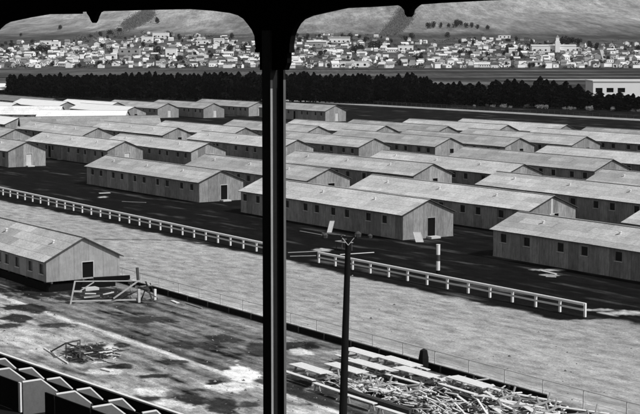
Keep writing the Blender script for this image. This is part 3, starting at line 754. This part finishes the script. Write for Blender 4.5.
for (a_, b_, w_, mm_n, dd_) in (((128, 283, 0), (150, 290, 0), .14, 'dark_lumber', .8), ((147, 285, 0), (140, 303, 0), .14, 'dark_lumber', .9), ((135, 287, 0), (158, 284.5, 0), .1, 'mid_lumber', 1.1), ((150, 283, 0), (159, 303, 0), .13, 'dark_lumber', 1.3), ((118, 300, 0), (137, 291, 0), .1, 'dark_lumber', .7), ((92, 300, 0), (112, 297.5, 0), .12, 'dark_lumber', 1.2), ((80, 295, 0), (92, 299, 0), .1, 'dark_lumber', .9)):
    tbar('loose_stick', a_[:2], b_[:2], w_, mm_n, dd_, dd_)
m = MB(); m.bar(inv@(ground(93, 279, .0)*1.0+Vector((0,0,0))) if False else T(93.5, 279.2, 1.0), T(130, 277, 1.0), .3, .26); m.build('plank_bundle', M['black'], ts)
tbar('shelf_board', (84, 297.2), (100, 295.8), .16, 'white_lumber', .8, .8); tbar('shelf_board', (103, 294.5), (114, 292), .12, 'white_lumber', .8, .8); tbar('shelf_board', (85, 293.5), (96, 293.6), .1, 'white_lumber', 1, 1)
# small things around it
p = ground(57.5, 288); m = MB(); m.tube([(0, 0, 0), (0, 0, .18), (0, 0, .36)], [.2, .27, .24], 10); m.build('bucket', M['white'], loc=p, label='small white bucket under the corner of the raised shed', cat='bucket')
for i, (u0, v0, u1, v1, w, mm, lab) in enumerate([(44, 347.8, 68, 363.2, .16, 'white_lumber', 'white plank lying alone on the mud near the dark scrap patch'), (102, 368.5, 112, 371, .5, 'white_lumber', 'small pale board flat on the mud beside the scrap patch'),
        (99, 352.5, 112, 351, .3, 'white_lumber', 'small white board at the edge of the dark scrap patch'), (172, 300.5, 178, 303, .4, 'white_lumber', 'white lump of board at the foot of the low wall'),
        (186, 303, 202, 308, .14, 'mid_lumber', 'short weathered board beside the low wall'), (288, 252.5, 318, 251.2, .25, 'mid_lumber', 'board lying in the gap of the white rail, front one'), (290, 256.2, 316, 255.6, .2, 'mid_lumber', 'board lying in the gap of the white rail, rear one'),
        (340, 254.5, 374, 252.3, .2, 'white_lumber', 'long pale plank lying behind the white rail by the pole top'), (322, 233, 345, 235.5, .2, 'mid_lumber', 'plank lying along the wall of the front row barrack'), (300, 231, 322, 235, .2, 'mid_lumber', 'short plank at the foot of the front row barrack'),
        (541, 270.5, 556, 274, .35, 'white_lumber', 'pale board on the grass before the nearest barrack'), (546, 276.5, 556, 277, .3, 'frame', 'small pale board on the grass, nearer the rail'), (122, 201.5, 146, 202.5, .2, 'mid_lumber', 'plank in the dark grass before the left front barrack'),
        (99, 193.2, 110, 192.8, .8, 'white_lumber', 'pale sheet lying on the grass below the front row barrack at left')]):
    A_ = ground(u0, v0, .07); B_ = ground(u1, v1, .07); m = MB(); m.bar((0, 0, 0), tuple(B_-A_), w*.6, .05); m.build('plank', M[mm], loc=A_, label=lab, cat='plank')
# frame of sticks by the dark patch
sf = empty('stick_frame', ground(66, 352), 0, label='thin dark frame of leaning sticks on the mud beside the scrap patch', cat='stick frame')
def S(u, v, z): return ground(u, v, z)-ground(66, 352)
for a_, b_ in (((50, 352, .03), (66, 334+9, 1.0)), ((66, 343, 1.0), (80, 348, .03)), ((66, 343, 1.0), (66, 358, .03)), ((80, 340, .8), (80, 358, .03)), ((66, 343, 1.), (80, 340, .8))):
    m = MB(); m.bar(S(*a_), S(*b_), .07, .07); m.build('stick', M['dark_lumber'], sf)
m = MB()
for i in range(75):
    u = rnd.uniform(66, 122); v = rnd.uniform(343, 364)
    p = ground(u, v, rnd.uniform(.03, .12)); t = rnd.uniform(0, 3.14); L = rnd.uniform(.15, .7)
    m.bar(p, p+Vector((math.cos(t)*L, math.sin(t)*L, rnd.uniform(-.02, .06))), .045, .045, m=0 if rnd.random() < .85 else 1)
m.build('scrap_brushwood', [M['dark_lumber'], M['white_lumber']], kind='stuff', label='dark brushwood and scrap scattered on the mud at lower left', cat='brushwood')
# gravel and clods
m = MB()
for i in range(2400):
    a_ = rnd.uniform(50, 125); b_ = rnd.uniform(33, 54.2) if rnd.random() < .85 else rnd.uniform(55, 72); s = rnd.uniform(.02, .085)*(1 if rnd.random() < .93 else 1.8)
    x, y = -a_, b_; c = [(x+s*rnd.uniform(.6, 1.3)*math.cos(k), y+s*rnd.uniform(.6, 1.3)*math.sin(k), 0) for k in (0, 1.57, 3.14, 4.71)]
    for k in range(4): m.quad(c[k], c[(k+1) % 4], (x, y, s*.8), m=0 if i % 3 else 1)
m.build('clods', [mat('clod_dark', .1, .3), mat('clod_pale', .24, .3)], rz=PHI, kind='stuff', label='stones and clods of earth on the bare ground', cat='stones')
# leaning boards and work bench by the front row barrack
def lean(u0, v0, u1, v1, tilt, lab):
    p = ground(u0, v0); r = F/p.length; w = (u1-u0)/r; h = (v0-v1)/r
    m = MB(); m.quad((0, 0, 0), (w, 0, 0), (w+tilt, .5, h), (tilt, .5, h)); m.quad((0, .03, 0), (tilt, .53, h), (w+tilt, .53, h), (w, .03, 0))
    for e in (((0, 0, 0), (tilt, .5, h)), ((w, 0, 0), (w+tilt, .5, h)), ((tilt, .5, h), (w+tilt, .5, h))): m.bar(e[0], e[1], .03, .03)
    m.build('leaning_board', M['frame'], loc=p, label=lab, cat='board')
lean(416, 242.2, 423.6, 232.5, -.25, 'white board leaning at the gable corner of the front row barrack right of the pillar')
lean(327, 232.6, 331.5, 221.3, .3, 'grey board leaning on the long wall of the barrack right of the pillar')
wb = empty('work_bench', ground(344, 250), PHI, label='dark work bench with clutter behind the white rail near the pole top', cat='work bench')
m = MB(); m.box(-.9, .9, -.4, .4, .72, .78); m.build('top', M['mid_lumber'], wb)
for x in (-.8, .8):
    for y in (-.3, .3): m = MB(); m.box(x-.04, x+.04, y-.04, y+.04, 0, .72); m.build('leg', M['dark_lumber'], wb)
m = MB(); m.tube([(0, 0, 0), (0, 0, .25), (0, 0, .3)], [.22, .25, .1], 8); m.build('tub', M['dark_lumber'], loc=ground(344, 250)+Vector((0, 0, .785)), label='small dark tub standing on the work bench', cat='tub')
for u, v, s in ((358, 237, .35), (370, 238, .25), (325, 238, .3)):
    m = MB(); m.tube([(0, 0, 0), (0, 0, s), (0, 0, s*1.6)], [s*.8, s, s*.3], 7); m.build('sack', M['dark_lumber'], loc=ground(u, v), label={358: 'dark sack by the barrack wall, larger one', 370: 'dark sack by the barrack wall, right hand small one', 325: 'dark sack by the barrack wall, left one'}[u], cat='sack')

# ------------------------------------------------------------------ trees
def leaf_cloud(m, n, shape, s0, s1, R):
    for i in range(n):
        p = shape(R); s = R.uniform(s0, s1)
        a_ = Vector((R.gauss(0, 1), R.gauss(0, 1), R.gauss(0, 1))).normalized(); b_ = a_.orthogonal().normalized(); c = a_.cross(b_)
        p = Vector(p); m.quad(p-b_*s-c*s*.6, p+b_*s-c*s*.6, p+b_*s*.8+c*s*.7, p-b_*s*.7+c*s*.6)
def conifer(R, w=1.7, n=900, round_=0):
    m = MB()
    def sh(R):
        z = R.uniform(.02, 1)**.9; a_ = R.uniform(0, 6.28); pr = min(1, (1-z)*(2.6+2.2*round_))**.75*(.8+.3*math.sin(z*23+a_*2))*(.75+.25*(1-z))
        r = pr*w*R.uniform(.3, 1)**.5; return (r*math.cos(a_), r*math.sin(a_), .3+z*8)
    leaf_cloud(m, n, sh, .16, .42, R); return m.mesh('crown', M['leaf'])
def roundtree(R, mt, n=420, w=.5):
    m = MB(); bl = [(R.uniform(-.28, .28), R.uniform(-.28, .28), R.uniform(.35, .8), R.uniform(.2, .34)) for _ in range(9)]
    def sh(R):
        b_ = R.choice(bl); a_ = Vector((R.gauss(0, 1), R.gauss(0, 1), R.gauss(0, 1))).normalized()*b_[3]*R.uniform(.6, 1); return (b_[0]+a_.x, b_[1]+a_.y, b_[2]+a_.z)
    leaf_cloud(m, n, sh, .03, .075, R); return m.mesh('crown', mt)
con = [conifer(random.Random(i), 1.4+.3*(i % 4), 800, i % 2) for i in range(10)]
tk = MB(); tk.tube([(0, 0, -.3), (0, 0, 3), (0, 0, 7.5)], [.24, .16, .04], 7); trunk = tk.mesh('trunk', M['bark'])
def tree(name, crown, tr_, loc, s, rz, lab, cat, grp):
    r = bpy.data.objects.new(name, None); col.objects.link(r); r.location = loc; r.rotation_euler = (0, 0, rz); r.scale = s; tag(r, lab, cat, grp)
    for nm, me in (('crown', crown), ('trunk', tr_)):
        if me: o = bpy.data.objects.new(nm, me); col.objects.link(o); o.parent = r
    return r
belt = [(-30, 96.5, 79), (10, 98, 79), (60, 99.5, 78.5), (130, 101, 78), (200, 102, 77.5), (262, 103, 77.5), (300, 103.6, 77.5), (360, 105, 79.5), (400, 106, 80.5), (425, 106.5, 81), (440, 107, 88), (450, 107.2, 86), (480, 108, 86.5), (500, 108.5, 86), (530, 109.5, 85), (558, 110, 85), (580, 111, 91), (590, 111.2, 94.5), (640, 113, 97), (680, 114.5, 97)]
def belt_at(u):
    for i in range(len(belt)-1):
        if belt[i][0] <= u <= belt[i+1][0]:
            t = (u-belt[i][0])/(belt[i+1][0]-belt[i][0]); return [belt[i][k]+t*(belt[i+1][k]-belt[i][k]) for k in (1, 2)]
nb = 0
u = 11.
while u < 678:
    for rowk in range(2):
        uu = u+rnd.uniform(-2, 2); uu = min(max(uu, -29), 679)
        vb, vt = belt_at(uu)
        p = ground(uu, vb-1.2-rowk*2.6-rnd.uniform(0, .8)); hgt = (vb-rowk*2.6-vt)*p[1]/F*1.0
        s = hgt/8.2*(rnd.uniform(.9, 1.04) if uu < 400 else rnd.choice([rnd.uniform(.72, .95), rnd.uniform(.9, 1.1)]))*(1+.14*(rowk == 1)); wd = rnd.uniform(.95, 1.35)
        zz = 'left of the pillar' if uu < 262 else ('just right of the pillar' if uu < 400 else ('toward the right' if uu < 560 else 'before the white flat building'))
        sz = 'tall' if s > .95 else 'lower'
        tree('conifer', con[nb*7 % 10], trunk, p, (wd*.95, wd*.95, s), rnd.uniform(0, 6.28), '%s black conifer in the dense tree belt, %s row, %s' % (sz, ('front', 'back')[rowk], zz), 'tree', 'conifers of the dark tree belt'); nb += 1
    u += 4.5 if u < 430 else 6.2
# one taller tree
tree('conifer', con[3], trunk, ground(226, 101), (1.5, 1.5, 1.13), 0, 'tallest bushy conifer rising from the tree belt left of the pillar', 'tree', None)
rnds = [roundtree(random.Random(50+i), M['leaf2']) for i in range(6)]
pal = [roundtree(random.Random(70+i), M['leaf3'], 260) for i in range(3)]
for i in range(22):
    u = rnd.uniform(508, 645) if i > 4 else rnd.uniform(470, 520); s = rnd.uniform(1.1, 2.3); p = ground(u, belt_at(u)[0]+rnd.uniform(-1.6, -.4))
    o = bpy.data.objects.new('bush', pal[i % 3]); col.objects.link(o); o.location = p-Vector((0, 0, .15*s)); o.scale = (s, s, s*.8); o.rotation_euler = (0, 0, rnd.uniform(0, 6))
    tag(o, 'pale round bush at the foot of the dark tree belt, right side', 'bush', 'pale bushes under the tree belt')

# ------------------------------------------------------------------ town on the slope
def house_mesh(w, d, h, rt, wm, rm, hip=False, win=True):
    m = MB(); x, y = w/2, d/2
    m.box(-x, x, -y, y, -3, h, m=0)
    o = .35; z = h+rt
    if rt > .3:
        m.quad((-x-o, -y-o, h-.05), (x+o, -y-o, h-.05), (x+o if not hip else x*.4, 0, z), (-x-o if not hip else -x*.4, 0, z), m=1)
        m.quad((x+o, y+o, h-.05), (-x-o, y+o, h-.05), (-x-o if not hip else -x*.4, 0, z), (x+o if not hip else x*.4, 0, z), m=1)
        if hip:
            m.quad((x+o, -y-o, h-.05), (x+o, y+o, h-.05), (x*.4, 0, z), m=1); m.quad((-x-o, y+o, h-.05), (-x-o, -y-o, h-.05), (-x*.4, 0, z), m=1)
        else:
            m.quad((x, -y, h), (x, y, h), (x, 0, z-.1), m=0); m.quad((-x, y, h), (-x, -y, h), (-x, 0, z-.1), m=0)
    else:
        m.box(-x-.1, x+.1, -y-.1, y+.1, h+.002, h+.25, m=1)
    if win:
        k = int(w//2.4); fl_ = max(1, int(h//2.7))
        for f_ in range(fl_):
            for i in range(k):
                cx = -x+w*(i+.5)/k; zz = 1.0+2.7*f_
                for s in (-1, 1): m.box(cx-.5, cx+.5, s*y-.04, s*y+.04, zz, zz+1.2, m=2)
        for s in (-1, 1): m.box(s*x-.04, s*x+.04, -.6, .6, 1, 2.3, m=2)
    return m, [M[wm], M[rm], M['glass']]
HV = []
for i, (w, d, h, rt, wm, rm, hip, desc) in enumerate([(8, 7, 3.4, 2, 'wallw', 'roofd', False, 'small white dark roofed house'), (7, 9, 3.2, 2.2, 'wallw', 'roofg', False, 'small white grey roofed house'), (9, 8, 5.2, 1.8, 'wallw', 'roofd', True, 'tall white house with dark hipped roof'),
      (8, 7, 3.2, .1, 'wallw', 'roofl', False, 'white flat roofed box house'), (10, 7, 3.2, 1.8, 'wallg', 'roofl', False, 'grey house with pale roof'), (7, 7, 5, 1.6, 'wallw', 'roofg', True, 'tall white house with grey hipped roof'),
      (9, 7, 3.4, 2, 'wallg', 'roofd', False, 'grey house with dark gabled roof'), (12, 7, 3.2, 1.7, 'wallw', 'roofl', False, 'long white cottage with pale roof'), (7, 8, 3.2, 2.6, 'wallw', 'roofl', False, 'small bright house with steep pale roof')]):
    mb, ms = house_mesh(w, d, h, rt, wm, rm, hip); HV.append((mb.mesh('house', ms), desc))
topline = [(-40, 43), (0, 43), (40, 42), (60, 43), (80, 41), (100, 38.5), (130, 36), (150, 32), (175, 33), (200, 36), (250, 39), (290, 36), (330, 34.5), (370, 36), (400, 38), (480, 37), (520, 40), (560, 43), (640, 44), (690, 45)]
def tl(u):
    for i in range(len(topline)-1):
        if topline[i][0] <= u <= topline[i+1][0]:
            t = (u-topline[i][0])/(topline[i+1][0]-topline[i][0]); return topline[i][1]+t*(topline[i+1][1]-topline[i][1])
    return 44
placed = []
def ok(p, r):
    for x, y, rr_ in placed:
        if (p.x-x)**2+(p.y-y)**2 < (r+rr_)**2: return False
    placed.append((p.x, p.y, r)); return True
# landmark buildings  (u0, u1, v_base, height px, wall, roof, label)
def big(u0, u1, vb, hp, wm, rm, rt, name, lab, depth=11, hip=False):
    c = hit((u0+u1)/2, vb) or ground((u0+u1)/2, vb)
    sc_ = c.y/F; w = (u1-u0)*sc_; h = hp*sc_
    root = empty(name, c, 0, label=lab, cat='building')
    x, y = w/2, depth/2
    k = max(2, int(w//5)); fl_ = max(1, int(h//3.6)); holes = []
    for f_ in range(fl_):
        for i in range(k):
            cx = -x+w*(i+.5)/k; z0 = .9+f_*h/fl_; holes.append((cx-.9, cx+.9, z0, z0+min(1.7, h/fl_-1.2)))
    m = MB(); wall_grid(m, -x, x, 0, h, holes, lambda s, z, d: (s, -y+d, z), .2); m.box(-x, x, -y+.21, y, -4, h-.02); m.box(-x, x, -y, -y+.209, -4, 0)
    for s in (-1, 1): m.quad((s*x, -y, 0), (s*x, -y+.21, 0), (s*x, -y+.21, h), (s*x, -y, h))
    m.build('wall', M[wm], root)
    for hh_ in holes:
        m = MB(); m.box(hh_[0], hh_[1], -y+.17, -y+.2, hh_[2], hh_[3]); m.build('window', M['glass'], root)
    m = MB(); o = .4
    if rt > .3:
        m.quad((-x-o, -y-o, h), (x+o, -y-o, h), (x+o, 0, h+rt), (-x-o, 0, h+rt)); m.quad((x+o, y+o, h), (-x-o, y+o, h), (-x-o, 0, h+rt), (x+o, 0, h+rt))
        m.quad((x, -y, h), (x, y, h), (x, 0, h+rt)); m.quad((-x, y, h), (-x, -y, h), (-x, 0, h+rt))
    else: m.box(-x-.15, x+.15, -y-.15, y+.15, h+.003, h+.4)
    m.build('roof', M[rm], root)
    placed.append((c.x, c.y, max(w, depth)*.55)); 
    if w > 20:
        for s in (-.3, .3): placed.append((c.x+s*w, c.y, w*.3))
    return root
big(340, 368, 67, 5, 'wallw', 'roofl', .1, 'long_hall', 'long white flat hall at the foot of the town right of the pillar', 14)
big(328, 350, 43, 5, 'wallw', 'roofg', 1.5, 'long_hall', 'long pale building on the upper town slope right of the pillar')
big(307, 326, 47, 5, 'wallg', 'roofl', 1.5, 'long_hall', 'grey long building beside the pillar on the upper slope')
big(398, 413, 51, 5, 'wallw', 'roofl', .1, 'block', 'white block building in mid town below the dark hillside grove')
big(153, 169, 38, 5, 'wallw', 'roofl', .1, 'block', 'white block at the very top of the town left of the pillar')
big(142, 153, 42, 5, 'wallw', 'roofl', .1, 'block', 'square white block just under the hill grove')
big(196, 208, 44, 3.6, 'wallw', 'roofl', .1, 'block', 'low white block on the upper slope left of the pillar')
big(214, 224, 43.5, 4, 'wallw', 'roofl', 1, 'block', 'white gabled block on the upper slope nearest the pillar on its left')
big(120, 140, 58, 9, 'wallg', 'roofg', .1, 'school', 'large grey school block with rows of windows in the left town', 14)
big(166, 177, 56, 7, 'wallw', 'roofl', .1, 'block', 'bright tall white block in the middle of the left town')
big(41, 51, 45, 4, 'wallw', 'roofl', .1, 'block', 'white block at the upper left of the town, left one')
big(51.5, 60, 47, 5, 'wallw', 'roofl', .1, 'block', 'white block at the upper left of the town, right one')
big(515, 541, 66, 4, 'wallw', 'roofg', .8, 'long_hall', 'long low white building at the foot of the right town')
big(498, 510, 38.5, 2.8, 'wallw', 'roofl', .1, 'block', 'white building alone on the hillside above the right town')
sch = big(531, 575, 52, 6, 'wallw', 'roofl', 1.2, 'school', 'long white school with a slim clock tower on the right town slope', 14)
c = sch.location; sw = c.y/F
m = MB(); m.box(3*sw-2.2, 3*sw+2.2, -10, -7.1, -3, 9*sw+2); m.box(3*sw-1.6, 3*sw+1.6, -9.6, -7.5, 9*sw+2, 12*sw+2); tw = m.build('tower', M['wallw'], sch)
m = MB(); zt0 = 12*sw+2.003
for s in ((-1.7, -9.7, 1.7, -9.7), (1.7, -9.7, 1.7, -7.4), (1.7, -7.4, -1.7, -7.4), (-1.7, -7.4, -1.7, -9.7)): m.quad((3*sw+s[0], s[1], zt0), (3*sw+s[2], s[3], zt0), (3*sw, -8.5, zt0+3*sw))
m.build('spire', M['roofg'], tw)
# industrial building on the flats, right edge
ind = big(593, 668, 96, 14, 'wallw', 'roofl', .1, 'warehouse', 'white flat roofed warehouse with three dark openings behind the trees at right', 18) if False else None
c = ground(630, 97.5); sw = c.y/F
ib = empty('warehouse', c, 0, label='white flat roofed warehouse with dark openings behind the trees at the right edge', cat='warehouse')
m = MB(); x0, x1 = (593-630)*sw, (670-630)*sw; hI = 15.5*sw; hz_ = [((u0-630)*sw, (u1-630)*sw, 5*sw, 9.5*sw) for u0, u1 in ((595.5, 602.5), (606.5, 613.5), (617.5, 625))]
wall_grid(m, x0, x1, 0, hI, hz_, lambda s, z, d: (s, d, z), .4); m.box(x0, x1, .42, 16, -.2, hI-.02); m.quad((x0, 0, 0), (x0, .42, 0), (x0, .42, hI), (x0, 0, hI)); m.quad((x1, 0, 0), (x1, .42, 0), (x1, .42, hI), (x1, 0, hI)); m.build('wall', M['wallw'], ib)
for hh_ in hz_: m = MB(); m.box(hh_[0], hh_[1], .36, .4, hh_[2], hh_[3]); m.build('window', M['black'], ib)
m = MB(); m.box(x0-.2, x1+.2, -.2, 16.2, hI+.003, hI+.5); m.build('roof', M['roofl'], ib)
# white shed at the far left edge
c = ground(-4, 93.5); sw = c.y/F
ws = empty('white_shed', c, 0, label='white lean-to roof at the left edge before the end of the tree belt', cat='shed')
m = MB(); m.box(-8, 8*sw, 0, 8, 0, 4*sw); m.build('wall', M['blackwall'], ws)
m = MB(); m.quad((-9, -.5, 4*sw), (9*sw, -.5, 4*sw), (12.5*sw, 8.5, 9.5*sw), (-9, 8.5, 9.5*sw)); m.quad((-9, -.5, 4*sw-.2), (-9, 8.5, 9.5*sw-.2), (12.5*sw, 8.5, 9.5*sw-.2), (9*sw, -.5, 4*sw-.2)); m.quad((-9, -.5, 4*sw-.2), (9*sw, -.5, 4*sw-.2), (9*sw, -.5, 4*sw), (-9, -.5, 4*sw)); m.build('roof', M['white'], ws)
# street running up the slope
rs = MB(); prev = None
for i in range(30):
    v = 67.5-i*(67.5-46)/29; u = 607-7.0*i/29; p = hit(u, v); w = 4.3*p.y/F*(1-.25*i/29)
    cur = ((p.x-w/2, p.y, zt(p.x-w/2, p.y)+.25), (p.x+w/2, p.y, zt(p.x+w/2, p.y)+.25))
    if prev: rs.quad(prev[0], prev[1], cur[1], cur[0])
    prev = cur; placed.append((p.x, p.y, 5))
rs.build('street', mat('pale_road', .42, .15, .05), kind='structure')
n = 0; tries = 0
lab_n = {}
while n < 296 and tries < 6000:
    tries += 1
    u = rnd.uniform(-38, 678); t0 = tl(u); v = t0+(68-t0)*rnd.random()**.75
    if fbm(np.array([u/22.]), np.array([v/7.]), 61, 3)[0] < .36: continue
    p = hit(u, v)
    if p is None or not ok(p, 3.1): continue
    me, desc = HV[rnd.randrange(len(HV))]
    o = bpy.data.objects.new('house', me); col.objects.link(o); s = rnd.uniform(.5, .86); o.location = p; o.scale = (s, s, s*rnd.uniform(.9, 1.15)); o.rotation_euler = (0, 0, rnd.choice([0, 0, math.pi/2, .25, -.3, 1.9, .6]))
    hx = ['at the far left', 'in the left town', 'left of the pillar', 'right of the pillar', 'in the middle town', 'in the right town', 'at the far right'][min(6, max(0, int((u+1)//92)))]
    hy = 'on the upper slope' if v < t0+8 else ('in mid slope' if v < 58 else 'low on the slope')
    tag(o, '%s %s %s' % (desc, hy, hx), 'house', 'houses of the hillside town'); n += 1
# the remaining houses, past three hundred, as one mass
mm_ = MB(); n2_ = 0; tries = 0; HV2 = [house_mesh(w_, d_, h_, r_, 'wallw', 'roofd', win=False)[0] for w_, d_, h_, r_ in ((7, 6, 3, 1.8), (6, 7, 3.2, 2), (8, 6, 3, .1), (6, 6, 4.6, 1.4))]
while n2_ < 1000 and tries < 20000:
    tries += 1
    u = rnd.uniform(-38, 678); t0 = tl(u); v = t0+(68.3-t0)*rnd.random()**.7
    p = hit(u, v)
    if p is None or not ok(p, 2.5): continue
    if fbm(np.array([u/14.]), np.array([v/5.]), 63, 3)[0] < .4: continue
    src = HV2[rnd.randrange(4)]; an = rnd.choice([0, 1.57, .3, -.4]); ca_, sa_ = math.cos(an), math.sin(an); i0 = len(mm_.v); wm_ = rnd.choice([0, 0, 1]); rm_ = rnd.choice([2, 2, 3, 4]); s = rnd.uniform(.45, .95)
    mm_.v += [(p.x+s*(x*ca_-y*sa_), p.y+s*(x*sa_+y*ca_), p.z+s*z) for x, y, z in src.v]
    mm_.f += [tuple(i0+k for k in f_) for f_ in src.f]; mm_.m += [wm_ if k == 0 else rm_ for k in src.m]; n2_ += 1
mm_.build('distant_houses', [M['wallw'], M['wallg'], M['roofd'], M['roofg'], M['roofl']], kind='stuff', label='mass of small farther houses filling the hillside town', cat='houses')
tk2 = MB(); tk2.tube([(0, 0, -.2), (0, 0, .45)], [.04, .025], 6); trunk2 = tk2.mesh('trunk', M['bark'])
n = 0; tries = 0
spots = [(300, 44, 7), (308, 40, 6), (320, 39, 5), (365, 43, 7), (372, 50, 9), (360, 52, 8), (355, 54, 9), (378, 49, 8), (412, 39, 6), (415, 62, 8), (40, 53, 8), (46, 54, 8), (34, 54, 6), (158, 56, 9), (158, 62, 8), (290, 66, 6), (350, 40, 7),
         (110, 36, 6), (120, 33.5, 6), (100, 38, 6), (90, 39.5, 5), (158, 24, 7), (60, 30, 5), (21, 37, 4), (428, 29, 7), (434, 28, 6), (440, 28.5, 6), (449, 28, 5), (456, 27.5, 8), (460, 27, 7), (466, 28.5, 6), (472, 28, 5), (477, 29.5, 5), (488, 30, 5),
         (566, 45, 9), (572, 45, 8), (578, 46, 8), (562, 46, 7), (180, 39, 5), (230, 52, 8), (242, 50, 6), (528, 50, 7), (540, 49.5, 7), (546, 50, 7), (590, 48, 7), (596, 50, 8), (510, 52, 8), (520, 54, 7)]
for (u, v, hgt) in spots+[(rnd.uniform(-35, 675), None, rnd.uniform(2.5, 6)) for _ in range(235)]:
    if v is None: v = tl(u)+(69-tl(u))*rnd.random()
    p = hit(u, v)
    if p is None: continue
    s = hgt*p.y/F; s = max(2.5, min(s, 13)); wd = s*rnd.uniform(.75, 1.15)
    hx = ['at the far left', 'in the left town', 'left of the pillar', 'right of the pillar', 'in the middle town', 'in the right town', 'at the far right'][min(6, max(0, int((u+1)//92)))]
    hy = 'on the bare hillside' if v < tl(u)-2 else ('among the upper houses' if v < tl(u)+9 else ('among the middle houses' if v < 58 else 'among the lowest houses'))
    if n >= 290: break
    tree('tree', rnds[n % 6], trunk2, p-Vector((0, 0, .12*s)), (wd, wd, s*1.15), rnd.uniform(0, 6), 'dark round tree %s %s' % (hy, hx), 'tree', 'trees scattered through the hillside town'); n += 1
mm_ = MB()
for i in range(520):
    u = rnd.uniform(-38, 678); v = tl(u)-1+(70-tl(u))*rnd.random(); p = hit(u, v)
    if p is None: continue
    w_ = rnd.uniform(2.5, 7); h_ = rnd.uniform(1.5, 4)
    for k in range(26):
        c = p+Vector((rnd.gauss(0, .4)*w_, rnd.gauss(0, .4)*w_, rnd.uniform(-.2, 1)*h_)); s_ = rnd.uniform(.3, .8); b_ = Vector((rnd.gauss(0, 1), rnd.gauss(0, 1), rnd.gauss(0, 1))).normalized(); e_ = b_.orthogonal().normalized()
        mm_.quad(c-b_*s_, c-e_*s_, c+b_*s_, c+e_*s_)
mm_.build('garden_shrubs', M['leaf2'], kind='stuff', label='garden shrubs and hedges between the town houses', cat='shrubs')
# scrub woods on the hills (uncountable)
def grove(pts, lab, n=2600):
    m = MB(); R = random.Random(len(lab)); n *= 2
    for i in range(n):
        j = R.random()*(len(pts)-1); k = int(j); f_ = j-k
        u = pts[k][0]+(pts[k+1][0]-pts[k][0])*f_+R.gauss(0, .36)*pts[k][2]; v = pts[k][1]+(pts[k+1][1]-pts[k][1])*f_+R.gauss(0, .4)*pts[k][3]
        p = hit(u, v)
        if p is None: continue
        for _ in range(6):
            c = p+Vector((R.uniform(-7, 7), R.uniform(-7, 7), R.uniform(-.3, 3)**1 if True else 0)); s = R.uniform(.4, 1.1); b_ = Vector((R.gauss(0, 1), R.gauss(0, 1), R.gauss(0, 1))).normalized(); e = b_.orthogonal().normalized()
            m.quad(c-b_*s, c-e*s, c+b_*s, c+e*s)
    m.build('grove', M['scrub'], kind='stuff', label=lab, cat='scrub wood')
grove([(127, 27, 6, 5), (134, 23, 8, 6), (143, 18, 8, 6), (150, 13, 6, 5)], 'dark diagonal patch of scrub wood on the left hill', 1300)
grove([(389, 34, 6, 4), (396, 28, 9, 7), (403, 19, 9, 8), (407, 12, 6, 7)], 'dark scrub wood running down the hill beneath the fascia pendant', 1500)
grove([(85, 39.5, 10, 2), (100, 36.5, 10, 2.4), (120, 32, 6, 2)], 'low line of scrub along the hill foot above the left town', 500)

# ------------------------------------------------------------------ light, air, view
sun = bpy.data.lights.new('sun', 'SUN'); so = bpy.data.objects.new('sun', sun); col.objects.link(so)
sd = Vector((.84, -.54, 0)).normalized(); el = math.radians(47)
sv = Vector((sd.x*math.cos(el), sd.y*math.cos(el), math.sin(el)))
so.rotation_euler = sv.to_track_quat('Z', 'Y').to_euler(); sun.energy = 3.6; sun.angle = math.radians(.5); sun.color = (1, 1, 1)
w = bpy.data.worlds.new('World'); sc.world = w; w.use_nodes = True; nt = w.node_tree
sky = nt.nodes.new('ShaderNodeTexSky'); sky.sky_type = 'NISHITA'; sky.sun_disc = False; sky.sun_elevation = el; sky.sun_rotation = math.atan2(sd.x, sd.y)
bw = nt.nodes.new('ShaderNodeRGBToBW'); nt.links.new(sky.outputs[0], bw.inputs[0]); nt.links.new(bw.outputs[0], nt.nodes['Background'].inputs['Color'])
nt.nodes['Background'].inputs['Strength'].default_value = .11
hzm = bpy.data.materials.new('haze_air'); hzm.use_nodes = True; t = hzm.node_tree; t.nodes.clear()
out = t.nodes.new('ShaderNodeOutputMaterial'); pv = t.nodes.new('ShaderNodeVolumePrincipled'); pv.inputs['Color'].default_value = (.95, .95, .95, 1); pv.inputs['Density'].default_value = 2.2e-5; pv.inputs['Anisotropy'].default_value = .0
t.links.new(pv.outputs[0], out.inputs['Volume'])
m = MB(); m.box(-6200, 6200, -450, 9200, -5, 260); hzo = m.build('haze', hzm, kind='stuff')
sc.view_settings.view_transform = 'Standard'; sc.view_settings.look = 'None'; sc.view_settings.gamma = 1; sc.view_settings.exposure = .12
sc.cycles.volume_bounces = 0
